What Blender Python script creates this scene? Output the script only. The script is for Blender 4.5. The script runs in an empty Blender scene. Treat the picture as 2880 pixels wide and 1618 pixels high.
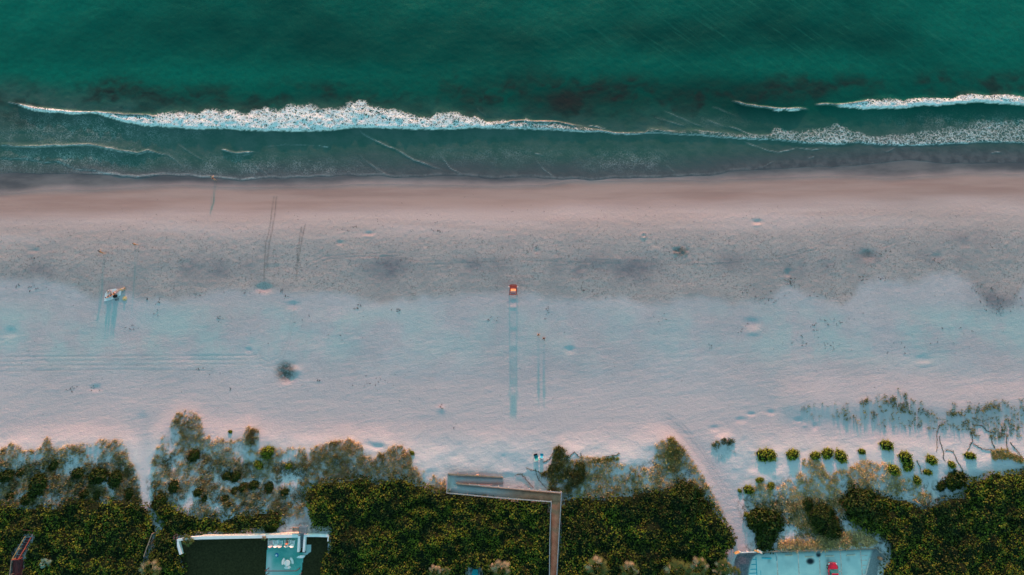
import bpy, bmesh, math, random
import numpy as np
from mathutils import Vector, Matrix
R = math.radians
random.seed(7); rng = np.random.default_rng(7)
scn = bpy.context.scene
COL = scn.collection

# ------------------------------------------------------------------ camera
H = 130.0; TILT = R(8.0); FP = 1946.0
cd = bpy.data.cameras.new('camera'); cam = bpy.data.objects.new('camera', cd); COL.objects.link(cam)
cam.location = (0, 0, H); cam.rotation_euler = (TILT, 0, 0)
cd.sensor_width = 36; cd.lens = 36*FP/2880; cd.clip_end = 6000; cd.clip_start = 1
scn.camera = cam
# ------------------------------------------------------------------ sky, sun, exposure
SUN_EL = R(6.5)
w = bpy.data.worlds.new('World'); scn.world = w; w.use_nodes = True
nt = w.node_tree; bg = nt.nodes['Background']
sky = nt.nodes.new('ShaderNodeTexSky'); sky.sky_type = 'NISHITA'; sky.sun_disc = False
sky.sun_elevation = SUN_EL; sky.sun_rotation = 0.0; sky.air_density = 1.0; sky.dust_density = 0.6; sky.ozone_density = 1.5
tint = nt.nodes.new('ShaderNodeMix'); tint.data_type = 'RGBA'; tint.blend_type = 'MULTIPLY'; tint.inputs[0].default_value = 1
tint.inputs[7].default_value = (0.93, 1.42, 1.21, 1)      # the photo's teal-graded sky light
nt.links.new(sky.outputs[0], tint.inputs[6]); nt.links.new(tint.outputs[2], bg.inputs[0])
bg.inputs[1].default_value = 0.15
sd = bpy.data.lights.new('sun', 'SUN'); sd.energy = 2.6; sd.angle = R(0.8); sd.color = (1.0, 0.32, 0.27)
so = bpy.data.objects.new('sun', sd); COL.objects.link(so); so.location = (0, 60, 60)
so.rotation_euler = (-(math.pi/2 - SUN_EL), 0, 0)          # light comes from the sea (+y), low
scn.view_settings.view_transform = 'Standard'; scn.view_settings.look = 'None'
scn.view_settings.gamma = 1; scn.view_settings.exposure = 1.31

# ------------------------------------------------------------------ projection helpers
ct, st = math.cos(TILT), math.sin(TILT)
def hit(px, py, z=0.0):
    u = (px-1440)/FP; v = (809-py)/FP
    s = (H-z)/(ct - v*st)
    return u*s, (st+v*ct)*s
def proj(x, y, z=0.0):
    dep = y*st - (z-H)*ct
    return 1440+FP*x/dep, 809-FP*(y*ct+(z-H)*st)/dep

# ------------------------------------------------------------------ numpy noise
def vnoise(x, y, seed=0):
    tb = np.random.default_rng(1000+seed).random((256, 256))
    xi = np.floor(x).astype(int); yi = np.floor(y).astype(int); fx = x-xi; fy = y-yi
    fx = fx*fx*(3-2*fx); fy = fy*fy*(3-2*fy)
    a = tb[xi & 255, yi & 255]; b = tb[(xi+1) & 255, yi & 255]; c = tb[xi & 255, (yi+1) & 255]; d = tb[(xi+1) & 255, (yi+1) & 255]
    return (a*(1-fx)+b*fx)*(1-fy)+(c*(1-fx)+d*fx)*fy
def fbm(x, y, seed=0, o=4, g=.5):
    t = 0; a = 1; n = 0
    for i in range(o):
        t = t+a*(vnoise(x*2**i+i*17.3, y*2**i-i*9.1, seed+i)-.5)*2; n += a; a *= g
    return t/n
def ss(a, b, x):
    t = np.clip((x-a)/(b-a), 0, 1); return t*t*(3-2*t)
def ip(x, pts):
    return np.interp(x, [p[0] for p in pts], [p[1] for p in pts])
def inpoly(px, py, poly):
    ins = np.zeros(px.shape, bool); n = len(poly)
    for i in range(n):
        x1, y1 = poly[i]; x2, y2 = poly[(i+1) % n]
        if y1 == y2: continue
        c = ((y1 > py) != (y2 > py)) & (px < (x2-x1)*(py-y1)/(y2-y1)+x1); ins ^= c
    return ins
def pdist(px, py, poly, closed=False, r=1e9):
    d = np.full(px.shape, 1e9); n = len(poly)
    for i in range(n if closed else n-1):
        x1, y1 = poly[i]; x2, y2 = poly[(i+1) % n]
        if r < 1e8:
            m = (px > min(x1, x2)-r) & (px < max(x1, x2)+r) & (py > min(y1, y2)-r) & (py < max(y1, y2)+r)
            if not m.any(): continue
            qx, qy = px[m], py[m]
        else: m = slice(None); qx, qy = px, py
        dx, dy = x2-x1, y2-y1
        t = np.clip(((qx-x1)*dx+(qy-y1)*dy)/(dx*dx+dy*dy+1e-9), 0, 1)
        d[m] = np.minimum(d[m], np.hypot(qx-x1-t*dx, qy-y1-t*dy))
    return d

# ------------------------------------------------------------------ plan data (all in the plan of the place, traced as map units)
SHORE = [(-400,490),(0,486),(100,488),(217,489),(334,495),(392,499),(458,492),(524,497),(598,502),(680,510),(757,502),(815,502),(1000,493),(1076,496),(1115,501),(1192,497),(1309,495),(1367,501),(1503,499),(1580,507),(1620,501),(1666,508),(1736,501),(1852,501),(1919,497),(1996,495),(2055,483),(2120,478),(2400,466),(2550,450),(2700,460),(2880,457),(3300,452)]
WETL = [(-400,540),(0,540),(150,531),(300,526),(450,519),(700,524),(1000,515),(1200,516),(1400,520),(1520,519),(1600,508),(1900,503),(2100,502),(2200,498),(2400,492),(2500,495),(2700,485),(2880,488),(3300,485)]
PROF = [(440,-.25),(470,-.08),(490,.01),(510,.07),(530,.18),(560,.38),(590,.62),(620,.86),(645,1.0),(670,1.10),(700,1.16),(730,1.19),(780,1.17),(840,1.15),(900,1.15),(1000,1.15),(1060,1.22),(1120,1.34),(1190,1.54),(1240,1.74),(1300,2.0),(1400,2.35),(1500,2.6),(1618,2.85),(1720,3.0)]
RIDGES = [
 ([(-300,1300),(0,1290),(80,1275),(200,1252),(330,1248),(380,1280)], .5, 42, 50),
 ([(430,1262),(455,1225),(500,1178),(545,1190),(600,1240),(650,1238),(700,1215),(740,1238),(860,1268),(980,1243),(1020,1262),(1080,1262),(1150,1285),(1240,1330)], .40, 42, 60),
 ([(1570,1288),(1650,1283),(1750,1292),(1850,1250),(1905,1232),(1945,1270),(1995,1345)], .38, 42, 50),
 ([(2200,1135),(2380,1128),(2450,1120),(2560,1135),(2700,1148),(2800,1128),(3300,1140)], .36, 60, 40),
 ([(2130,1345),(2200,1340),(2300,1318),(2450,1325),(2560,1300),(2700,1322),(2800,1285),(3300,1285)], .6, 80, 55),
]
PATH = [(2070,1560),(2075,1500),(2055,1430),(2030,1380),(1990,1310),(1930,1230),(1880,1190)]
PATH2 = [(400,1180),(402,1260),(398,1340),(405,1400),(430,1460),(440,1475)]
PITS = [(741,811,22,11,.45),(716,700,3,3,0),(1443,852,12,9,.22),(1603,984,14,9,.25),(807,1060,22,16,.55),(828,1040,20,14,-.28),(815,1030,30,12,.2),(1036,658,13,6,.22),(1036,664,13,4,-.15),(2130,624,13,6,.25),(2130,634,13,4,-.12),(2215,768,9,10,.28),(30,938,18,14,.2),(269,1092,18,9,.2),(825,858,18,10,.2),(1062,1257,20,10,.28),(1080,1150,8,8,.0),(1240,1152,12,9,-.3),(955,683,9,6,.2),(2115,908,25,12,.25),(2118,935,22,9,-.14),(2246,1182,12,7,.22),(2262,1196,8,5,-.12),(2292,1200,8,10,.25),(2082,1182,16,7,.2),(2008,1205,14,8,.22),(2168,1161,10,6,.2),(2114,1165,12,5,.2),(1510,706,9,8,.18),(1240,1155,8,6,.1),(2440,718,22,16,.3),(2635,724,15,10,.2),(975,1252,12,7,.0),(1035,1250,13,8,.25),(1060,1256,14,7,.22),(700,985,10,6,.15),(2596,1010,20,9,.16),(2600,1026,20,7,-.1),(100,706,13,6,.15),(1812,664,16,3,0),(560,1010,40,16,.12)]
GROOVES = [  # tyre tracks
 [(770,554),(764,600),(757,650),(746,690),(744,730),(743,790)], [(778,554),(773,600),(765,650),(756,690),(752,730),(752,760)],
 [(857,636),(848,680),(838,740),(832,790)], [(848,640),(840,690),(834,750)],
 [(842,790),(870,750),(920,730),(1000,722),(1130,720)], [(838,780),(862,742),(915,722),(1000,714),(1130,712)],
 [(828,850),(824,900),(815,960),(795,1010),(770,1030),(740,1030),(722,1005)], [(818,880),(812,950),(785,1005),(755,1018),(735,1010),(728,985)],
 [(0,1030),(200,1028),(500,1026),(700,1024)], [(0,1004),(300,1002),(720,1000)], [(0,1045),(300,1040),(600,1042)],[(0,1018),(300,1014),(690,1012)],
 [(940,722),(1100,722),(1180,735),(1300,735),(1450,727),(1700,733),(1900,738),(2150,730),(2250,705),(2350,672),(2450,650),(2520,642),(2700,650)],
 [(1180,745),(1320,740),(1450,732),(1700,740),(2000,744),(2200,728),(2300,700)],
 [(2470,700),(2520,682)], [(2528,622),(2538,640)],[(2545,622),(2548,640)],[(2556,618),(2556,640)],[(2563,618),(2563,640)],
 [(2100,1490),(2060,1400),(2000,1310),(1940,1230),(1900,1190),(1860,1170)], [(2040,1400),(1985,1315),(1925,1235),(1880,1195)],
 [(2020,1330),(1960,1240),(1920,1195),(1870,1160)],
]
PATIO = [(500,1522),(924,1510),(940,1800),(480,1800)]
LOT = [(2082,1560),(2126,1558),(2466,1547),(2495,1568),(2470,1590),(2468,1800),(2050,1800),(2060,1600)]
ZP, ZL = 2.75, 2.45

def terrain(x, y, fine=True):
    x = np.asarray(x, float); y = np.asarray(y, float)
    px, py = proj(x, y, 0.0); z0 = ip(py, PROF); px, py = proj(x, y, z0)
    s = py - ip(px, WETL) + 515 + 0*px
    k_ = ss(500, 690, py); pe = (py-ip(px, SHORE)+499)*(1-k_)+py*k_
    z = ip(pe, PROF)
    z = np.where(pe < 440, -.25-(440-pe)*.012, z)
    # gentle undulation of the berm
    up = ss(640, 760, py)*(1-ss(1180, 1300, py))
    z = z + up*(.13*fbm(x/26, y/11, 3, 3) + .03*fbm(x/7, y/4.5, 5, 3))
    cusp = np.exp(-((py-735)/38)**2)
    z = z + .05*cusp*(fbm(x/9, y/8, 12, 2))
    dn = ss(1180, 1290, py)*(1-ss(1530, 1560, py))
    z = z + dn*(.17*fbm(x/6, y/5, 21, 3)+.13*fbm(x/2.3, y/2.0, 23, 3))
    for pts, h, wn, ws in RIDGES:
        cy = ip(px, pts); x0, x1 = pts[0][0], pts[-1][0]
        env = ss(x0-25, x0+20, px)*(1-ss(x1-20, x1+30, px))
        hv = h*(.75+.5*vnoise(px/70., px*0+3.3, 44))
        cyn = cy + 14*fbm(x/5, y*0+1, 31, 3)
        d = py-cyn
        z = z + env*hv*np.where(d < 0, np.exp(-(d/wn)**2), np.exp(-(d/ws)**2))
    d = np.hypot((px-2034), (py-1240)*1.3); z = z + .4*np.exp(-(d/24)**2)*(1+.5*fbm(x/1.5, y/1.5, 25, 2))
    for P, wd in ((PATH, 30), (PATH2, 16)):
        d = pdist(px, py, P, r=80); k = np.exp(-(d/wd)**2); z = z*(1-k*.9)+k*.9*(ip(py, PROF)-.1)
    m = ss(1270, 1290, px)*(1-ss(1480, 1540, px))*ss(1325, 1340, py)*(1-ss(1375, 1400, py)); z = z*(1-m)+m*1.95
    if fine:
        for (a, b, ra, rb, dep) in PITS:
            if dep: z = z - .5*dep*np.exp(-(((px-a)/ra)**2+((py-b)/rb)**2)**1.3)
        d = np.abs(np.hypot(px-1810, (py-663)*1.1)-8); z = z+.10*np.exp(-(d/1.8)**2)
        m = np.exp(-(((px-1915)/24)**2+((py-708)/15)**2)**2); z = z + m*.28*fbm(x*1.3, y*1.3, 61, 3)
        m = np.exp(-(((px-805)/26)**2+((py-1048)/26)**2)**2); z = z + m*.22*fbm(x*1.6, y*1.6, 62, 3)
        for g in GROOVES:
            d = pdist(px, py, g, r=9); z = z - (.026 if len(g) < 8 else .014)*np.exp(-(d/1.7)**2)+.010*np.exp(-((d-3.6)/1.5)**2)
        rough = ss(620, 690, py)*(1-ss(1500, 1540, py)); mid = ss(630, 660, py)*(1-ss(760, 860, py))
        z = z + rough*(.012+.016*mid)*fbm(x*1.1, y*1.1, 71, 2)
        z = z + rough*.010*fbm(x*.45+y*.1, y*1.7, 73, 2)
    for P, zz in ((PATIO, ZP-.12), (LOT, ZL-.10)):
        m = inpoly(px, py, P)
        dd = pdist(px, py, P, closed=True, r=60); k = np.where(m, 1.0, np.exp(-(dd/9)**2)*(0.0 if P is PATIO else 1))
        z = z*(1-k)+zz*k
    return z
def place(px, py, dz=0.0):
    z = 1.5
    for _ in range(6):
        x, y = hit(px, py, z+dz); z = float(terrain(np.array([x]), np.array([y]))[0])
    return Vector((x, y, z))

# ------------------------------------------------------------------ mesh helpers
def tag(o, label=None, cat=None, group=None, kind=None):
    if label: o['label'] = label
    if cat: o['category'] = cat
    if group: o['group'] = group
    if kind: o['kind'] = kind
    return o
def npmesh(name, V, F, mat=None, parent=None, smooth=True, attrs=None, link=True):
    V = np.asarray(V, np.float32); F = np.asarray(F, np.int32); n = F.shape[1]
    me = bpy.data.meshes.new(name)
    me.vertices.add(len(V)); me.vertices.foreach_set('co', V.ravel())
    me.loops.add(F.size); me.loops.foreach_set('vertex_index', F.ravel())
    me.polygons.add(len(F)); me.polygons.foreach_set('loop_start', np.arange(0, F.size, n, dtype=np.int32))
    me.polygons.foreach_set('loop_total', np.full(len(F), n, np.int32))
    if smooth: me.polygons.foreach_set('use_smooth', np.ones(len(F), bool))
    me.update(calc_edges=True)
    for k, a in (attrs or {}).items():
        at = me.attributes.new(k, 'FLOAT', 'POINT'); at.data.foreach_set('value', np.asarray(a, np.float32).ravel())
    if mat: me.materials.append(mat)
    o = bpy.data.objects.new(name, me)
    if link: COL.objects.link(o)
    if parent: o.parent = parent
    return o
def grid_faces(nr, nc, mask=None):
    i = np.arange(nr-1)[:, None]*nc+np.arange(nc-1)[None, :]
    f = np.stack([i, i+1, i+nc+1, i+nc], -1).reshape(-1, 4)
    return f if mask is None else f[mask.ravel()]
def empty(name, loc, rz=0.0):
    o = bpy.data.objects.new(name, None); COL.objects.link(o); o.location = loc; o.rotation_euler = (0, 0, rz); o.empty_display_size = .3
    return o
def bobj(name, bm, mat, parent=None, smooth=False, bevel=0):
    me = bpy.data.meshes.new(name)
    bmesh.ops.recalc_face_normals(bm, faces=bm.faces[:])
    bm.to_mesh(me); bm.free()
    if mat: me.materials.append(mat)
    if smooth:
        for p in me.polygons: p.use_smooth = True
    o = bpy.data.objects.new(name, me); COL.objects.link(o)
    if parent: o.parent = parent
    if bevel:
        m = o.modifiers.new('bevel', 'BEVEL'); m.width = bevel; m.segments = 2; m.limit_method = 'ANGLE'
    return o
def abox(bm, c, s, rz=0, rx=0, ry=0):
    M = Matrix.Translation(c) @ Matrix.Rotation(rz, 4, 'Z') @ Matrix.Rotation(ry, 4, 'Y') @ Matrix.Rotation(rx, 4, 'X') @ Matrix.Diagonal((s[0], s[1], s[2], 1))
    bmesh.ops.create_cube(bm, size=1, matrix=M)
def abar(bm, a, b, wd, ht):
    a = Vector(a); b = Vector(b); d = b-a; L = d.length
    if L < 1e-5: return
    q = d.to_track_quat('X', 'Z').to_matrix().to_4x4()
    bmesh.ops.create_cube(bm, size=1, matrix=Matrix.Translation((a+b)/2) @ q @ Matrix.Diagonal((L, wd, ht, 1)))
def atube(bm, pts, rad, n=6, cap=True):
    pts = [Vector(p) for p in pts]; rads = rad if isinstance(rad, (list, tuple)) else [rad]*len(pts); rings = []
    for i, p in enumerate(pts):
        d = (pts[min(i+1, len(pts)-1)]-pts[max(i-1, 0)]).normalized()
        a = d.orthogonal().normalized() if i == 0 else (a-d*a.dot(d)).normalized()
        b = d.cross(a)
        rings.append([bm.verts.new(p+(a*math.cos(2*math.pi*k/n)+b*math.sin(2*math.pi*k/n))*rads[i]) for k in range(n)])
    for r0, r1 in zip(rings, rings[1:]):
        for k in range(n): bm.faces.new((r0[k], r0[(k+1) % n], r1[(k+1) % n], r1[k]))
    if cap:
        bm.faces.new(rings[0][::-1]); bm.faces.new(rings[-1])
def alathe(bm, prof, n=16, c=(0, 0, 0)):
    rings = [[bm.verts.new((c[0]+r*math.cos(2*math.pi*k/n), c[1]+r*math.sin(2*math.pi*k/n), c[2]+z)) for k in range(n)] for r, z in prof]
    for r0, r1 in zip(rings, rings[1:]):
        for k in range(n): bm.faces.new((r0[k], r0[(k+1) % n], r1[(k+1) % n], r1[k]))
    bm.faces.new(rings[0][::-1]); bm.faces.new(rings[-1])
def aprism(bm, pts, z0, z1):
    lo = [bm.verts.new((p[0], p[1], z0)) for p in pts]; hi = [bm.verts.new((p[0], p[1], z1)) for p in pts]
    n = len(pts); bm.faces.new(lo[::-1]); bm.faces.new(hi)
    for k in range(n): bm.faces.new((lo[k], lo[(k+1) % n], hi[(k+1) % n], hi[k]))

# ------------------------------------------------------------------ materials
class NT:
    def __init__(s, name):
        s.m = bpy.data.materials.new(name); s.m.use_nodes = True; s.t = s.m.node_tree; s.b = s.t.nodes['Principled BSDF']
        s.L = s.t.links
        tc = s.t.nodes.new('ShaderNodeTexCoord'); s.obj = tc.outputs['Object']
    def set(s, **k):
        for n, v in k.items():
            i = s.b.inputs[{'rough': 'Roughness', 'metal': 'Metallic', 'spec': 'Specular IOR Level', 'col': 'Base Color', 'coat': 'Coat Weight', 'trans': 'Transmission Weight', 'ior': 'IOR'}[n]]
            if hasattr(v, 'is_linked') or isinstance(v, bpy.types.NodeSocket): s.L.new(v, i)
            else: i.default_value = (*v, 1) if isinstance(v, tuple) and len(v) == 3 else v
        return s
    def attr(s, n):
        a = s.t.nodes.new('ShaderNodeAttribute'); a.attribute_name = n; return a.outputs['Fac']
    def noise(s, scale, detail=4, rough=.55, vec=None, dist=0, stretch=None):
        n = s.t.nodes.new('ShaderNodeTexNoise'); n.inputs['Scale'].default_value = scale; n.inputs['Detail'].default_value = detail
        n.inputs['Roughness'].default_value = rough; n.inputs['Distortion'].default_value = dist
        v = vec or s.obj
        if stretch: v = s.map(v, *stretch)
        s.L.new(v, n.inputs['Vector']); return n.outputs['Fac']
    def map(s, v, sx=1, sy=1, sz=1, rz=0):
        m = s.t.nodes.new('ShaderNodeMapping'); m.inputs['Scale'].default_value = (sx, sy, sz)
        r = s.t.nodes.new('ShaderNodeMapping'); r.inputs['Rotation'].default_value = (0, 0, rz)
        s.L.new(v, r.inputs[0]); s.L.new(r.outputs[0], m.inputs[0]); return m.outputs[0]
    def vor(s, scale, feat='DISTANCE_TO_EDGE', vec=None):
        n = s.t.nodes.new('ShaderNodeTexVoronoi'); n.feature = feat; n.inputs['Scale'].default_value = scale; s.L.new(vec or s.obj, n.inputs['Vector']); return n.outputs['Distance']
    def math(s, op, a, b=0.0, c=None, clamp=False):
        n = s.t.nodes.new('ShaderNodeMath'); n.operation = op; n.use_clamp = clamp
        for i, v in enumerate((a, b, c)):
            if v is None: continue
            if isinstance(v, (int, float)): n.inputs[i].default_value = v
            else: s.L.new(v, n.inputs[i])
        return n.outputs[0]
    def rng(s, v, a, b, c=0.0, d=1.0, smooth=True):
        n = s.t.nodes.new('ShaderNodeMapRange'); n.interpolation_type = 'SMOOTHSTEP' if smooth else 'LINEAR'
        s.L.new(v, n.inputs[0])
        for i, k in zip((1, 2, 3, 4), (a, b, c, d)): n.inputs[i].default_value = k
        return n.outputs[0]
    def mix(s, f, a, b, mode='MIX'):
        n = s.t.nodes.new('ShaderNodeMix'); n.data_type = 'RGBA'; n.blend_type = mode
        for i, v in ((0, f), (6, a), (7, b)):
            if isinstance(v, (int, float)): n.inputs[i].default_value = v
            elif isinstance(v, tuple): n.inputs[i].default_value = (*v, 1)
            else: s.L.new(v, n.inputs[i])
        return n.outputs[2]
    def bump(s, h, strength=.5, dist=.05, prev=None):
        n = s.t.nodes.new('ShaderNodeBump'); n.inputs['Strength'].default_value = strength; n.inputs['Distance'].default_value = dist
        s.L.new(h, n.inputs['Height'])
        if prev: s.L.new(prev, n.inputs['Normal'])
        s.L.new(n.outputs[0], s.b.inputs['Normal']); return n.outputs[0]
def simple(name, col, var=.25, scale=3.0, rough=.7, spec=.3, bump=0.0, col2=None, stretch=None):
    t = NT(name); c2 = col2 or tuple(c*(1-var) for c in col)
    n = t.noise(scale, 5, .6, stretch=stretch); t.set(col=t.mix(t.rng(n, .3, .7), c2, col), rough=rough, spec=spec)
    if bump: t.bump(t.noise(scale*4, 4), bump, .03)
    return t.m
def leafmat(name, dark, light, tan=None, rough=.6, spec=.2, trl=.25):
    t = NT(name); tone = t.attr('tone'); c = t.mix(t.rng(tone, 0, 1, smooth=False), dark, light)
    if tan: c = t.mix(t.attr('dry'), c, tan)
    n = t.noise(.35, 3); c = t.mix(t.rng(n, .35, .65, 0, .45), c, tuple(d*.6 for d in light), 'MIX')
    t.set(col=c, rough=rough, spec=spec)
    tr = t.t.nodes.new('ShaderNodeBsdfTranslucent'); t.L.new(c, tr.inputs[0]); mx = t.t.nodes.new('ShaderNodeMixShader'); mx.inputs[0].default_value = trl
    out = t.t.nodes['Material Output']; t.L.new(t.b.outputs[0], mx.inputs[1]); t.L.new(tr.outputs[0], mx.inputs[2]); t.L.new(mx.outputs[0], out.inputs[0])
    return t.m

# sand -------------------------------------------------------------
def mat_sand():
    t = NT('sand')
    wet = t.attr('wet'); tan = t.attr('tan'); damp = t.attr('damp'); veg = t.attr('litter'); dig = t.attr('dig')
    big = t.noise(.05, 5, .6); med = t.noise(.5, 5, .6); fin = t.noise(2.2, 5, .7)
    dry = t.mix(t.rng(big, .35, .65), (.49, .41, .43), (.56, .47, .49))
    dry = t.mix(t.rng(med, .4, .75, 0, .35), dry, (.40, .36, .38))
    dry = t.mix(t.rng(fin, .45, .75, 0, .35), dry, (.32, .28, .30))
    rough = t.mix(t.rng(t.noise(3.0, 6, .75), .5, .64), (.46, .36, .35), (.23, .185, .185))
    rough = t.mix(t.rng(t.noise(.18, 5, .65), .42, .62, 0, .75), rough, (.37, .30, .30))
    dry = t.mix(t.math('MULTIPLY', t.attr('sky_cool'), t.rng(t.noise(.11, 5, .6), .38, .62)), dry, (.40, .49, .49)); dry = t.mix(t.attr('sun_blush'), dry, (.56, .455, .465)); dry = t.mix(t.attr('skylight_lift'), dry, (.59, .555, .565)); c = t.mix(damp, dry, rough)  # sky tint of the flats, sun blush and dune skylight painted into the sand
    streak = t.noise(1.0, 5, .6, stretch=(.03, .35, 1, 0))
    tn = t.mix(t.rng(streak, .35, .65), (.33, .21, .19), (.41, .275, .25))
    c = t.mix(t.math('MULTIPLY', t.attr('sun_warm'), t.rng(fin, .3, .62, 1, .25)), c, (.53, .40, .385))  # warmth of the low sun painted into the middle beach
    c = t.mix(tan, c, tn)
    pk = t.mix(t.rng(streak, .35, .65), (.49, .36, .345), (.57, .425, .415)); c = t.mix(t.attr('pink'), c, pk)  # sunlit glow of the sea-facing foreshore painted in as pink sand
    wn = t.noise(1.0, 6, .62, stretch=(.07, .25, 1, 0))
    wt = t.mix(t.rng(wn, .35, .65), (.085, .080, .09), (.17, .15, .155))
    c = t.mix(wet, c, wt)
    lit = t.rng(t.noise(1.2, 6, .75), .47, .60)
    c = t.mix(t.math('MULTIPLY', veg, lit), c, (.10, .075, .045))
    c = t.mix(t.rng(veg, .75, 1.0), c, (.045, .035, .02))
    c = t.mix(t.math('MULTIPLY', t.attr('hollow_shade'), t.rng(med, .25, .6, .6, 1)), c, (.19, .165, .19))  # shade of soft hollows and cusp sides painted as darker sand
    c = t.mix(t.math('MULTIPLY', dig, t.rng(fin, .35, .55, .5, 1)), c, (.12, .105, .095))
    t.set(col=c, rough=t.rng(wet, 0, 1, .9, .42), spec=.25)
    dryf = t.math('SUBTRACT', 1.0, t.math('MAXIMUM', wet, t.math('MULTIPLY', tan, .75)))
    h = t.math('MULTIPLY', t.noise(1.7, 5, .72), dryf); h2 = t.math('MULTIPLY', t.noise(4.2, 4, .75, stretch=(1, 1.6, 1, .35)), dryf)
    h3 = t.math('MULTIPLY', t.noise(1.0, 4, .6, stretch=(.22, 1.0, 1, R(-8))), dryf)
    h3 = t.math('MULTIPLY', h3, t.attr('rip'))
    mid = t.math('MULTIPLY', t.vor(1.1, 'F1', ), t.math('MULTIPLY', damp, dryf))
    b = t.bump(t.math('ADD', h, t.math('MULTIPLY', mid, .45)), .6, .15); b = t.bump(h2, .75, .09, b); t.bump(h3, .5, .16, b)
    return t.m
# water ------------------------------------------------------------
def mat_water():
    t = NT('sea_water')
    sh = t.attr('shallow'); mk = t.attr('murk'); fo = t.attr('foam'); fr = t.attr('front'); ln = t.attr('line'); th = t.attr('thin')
    big = t.noise(.035, 4, .55, stretch=(1, 1.6, 1, R(20))); med = t.noise(.9, 5, .65)
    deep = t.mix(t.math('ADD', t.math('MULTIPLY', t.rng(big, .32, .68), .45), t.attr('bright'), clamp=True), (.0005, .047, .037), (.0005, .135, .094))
    deep = t.mix(t.rng(med, .35, .7, 0, .35), deep, (.004, .06, .045))
    stk = t.noise(1.6, 4, .7, stretch=(.06, 1.0, 1, R(38)))
    deep = t.mix(t.math('MULTIPLY', t.rng(stk, .50, .72, 0, .38), t.attr('streak')), deep, (.02, .17, .12))
    shc = t.mix(t.rng(t.noise(.25, 5, .65), .35, .65), (.036, .100, .082), (.062, .118, .102))
    shc = t.mix(t.attr('grey'), shc, (.085, .095, .100))
    c = t.mix(sh, deep, shc)
    c = t.mix(mk, c, (.020, .026, .024))
    c = t.mix(t.attr('edge'), c, t.mix(t.rng(t.noise(.6, 4), .35, .65), (.075, .075, .085), (.125, .12, .13)))
    c = t.mix(t.attr('brown'), c, (.026, .025, .024))
    # foam network
    wv = t.t.nodes.new('ShaderNodeVectorMath'); wv.operation = 'MULTIPLY_ADD'
    wn = t.t.nodes.new('ShaderNodeTexNoise'); wn.inputs['Scale'].default_value = 1.1; wn.inputs['Detail'].default_value = 3; t.L.new(t.obj, wn.inputs['Vector'])
    t.L.new(wn.outputs['Color'], wv.inputs[0]); wv.inputs[1].default_value = (1.5, 1.5, 1.5); t.L.new(t.obj, wv.inputs[2])
    cell = t.vor(1.15, vec=wv.outputs[0]); cell2 = t.vor(2.5, vec=wv.outputs[0])
    lace = t.math('MAXIMUM', t.rng(cell, 0, .20, 1, 0), t.math('MULTIPLY', t.rng(cell2, 0, .22, 1, 0), .85))
    nz = t.noise(2.6, 5, .75); nb = t.noise(.35, 4, .6)
    v = t.math('ADD', t.math('MULTIPLY', lace, .72), t.math('MULTIPLY', nz, .62))
    v = t.math('ADD', v, t.math('MULTIPLY', nb, .45))
    v = t.math('ADD', v, t.math('MULTIPLY', fo, 1.35))
    f1 = t.rng(v, 1.50, 2.16)
    f1 = t.math('MULTIPLY', f1, t.rng(fo, .02, .18))
    f2 = t.math('MULTIPLY', fr, t.rng(nz, .34, .56, .35, .95))
    f3 = t.math('MULTIPLY', ln, t.rng(nz, .34, .6, .25, .9))
    cell3 = t.vor(2.6, vec=wv.outputs[0]); f4 = t.math('MULTIPLY', th, t.math('MULTIPLY', t.math('MULTIPLY', t.rng(cell3, 0, .20, 1, 0), t.rng(t.math('ADD', nz, nb), .85, 1.25)), .42))
    F = t.math('MAXIMUM', t.math('MAXIMUM', f1, f2), t.math('MAXIMUM', f3, f4), clamp=True)
    c = t.mix(F, c, (.80, .80, .80))
    t.set(col=c, rough=t.rng(F, 0, 1, .35, .8), spec=.09)
    rp = t.noise(1.3, 5, .6); rp2 = t.noise(.5, 3, .5, stretch=(.5, 1.4, 1, R(35)))
    b = t.bump(t.math('ADD', rp, t.math('MULTIPLY', rp2, .8)), .35, .12); t.bump(t.math('MULTIPLY', F, t.math('ADD', nz, .3)), .6, .16, b)
    return t.m
M = {}
M['sand'] = mat_sand(); M['water'] = mat_water()
M['leaf'] = leafmat('sea_grape_leaf', (.028, .038, .007), (.185, .215, .016))
M['leafdark'] = leafmat('scrub_leaf', (.013, .022, .006), (.070, .100, .010))
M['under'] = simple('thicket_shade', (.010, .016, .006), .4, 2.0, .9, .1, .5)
M['grass'] = leafmat('dune_grass_blade', (.19, .19, .04), (.50, .43, .14), (.92, .66, .38))
M['shrub'] = leafmat('shrub_leaf', (.08, .11, .008), (.40, .44, .035))
M['palm'] = leafmat('palm_frond', (.06, .075, .02), (.20, .20, .05), (.55, .38, .24))  # last colour is the peach of sunlit fronds, put into the leaves
M['agave'] = leafmat('agave_leaf', (.16, .30, .26), (.34, .42, .30))
M['vine'] = leafmat('vine_leaf', (.055, .065, .018), (.21, .23, .05), (.48, .38, .20))
M['bark'] = simple('palm_bark', (.20, .15, .11), .4, 6, .9, .1, .5)
M['stem'] = simple('vine_stem', (.12, .085, .05), .4, 6, .9, .1, .2)
M['white'] = simple('white_render', (.80, .79, .80), .08, .8, .7, .25, .15)
M['sunlit_cream'] = simple('sunlit_cream_face', (.74, .66, .56), .2, 1.2, .8, .2, .3)  # cream of sunlit faces, given as a colour of its own
M['grey'] = simple('grey_concrete', (.22, .23, .25), .3, 1.5, .85, .2, .3)
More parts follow.
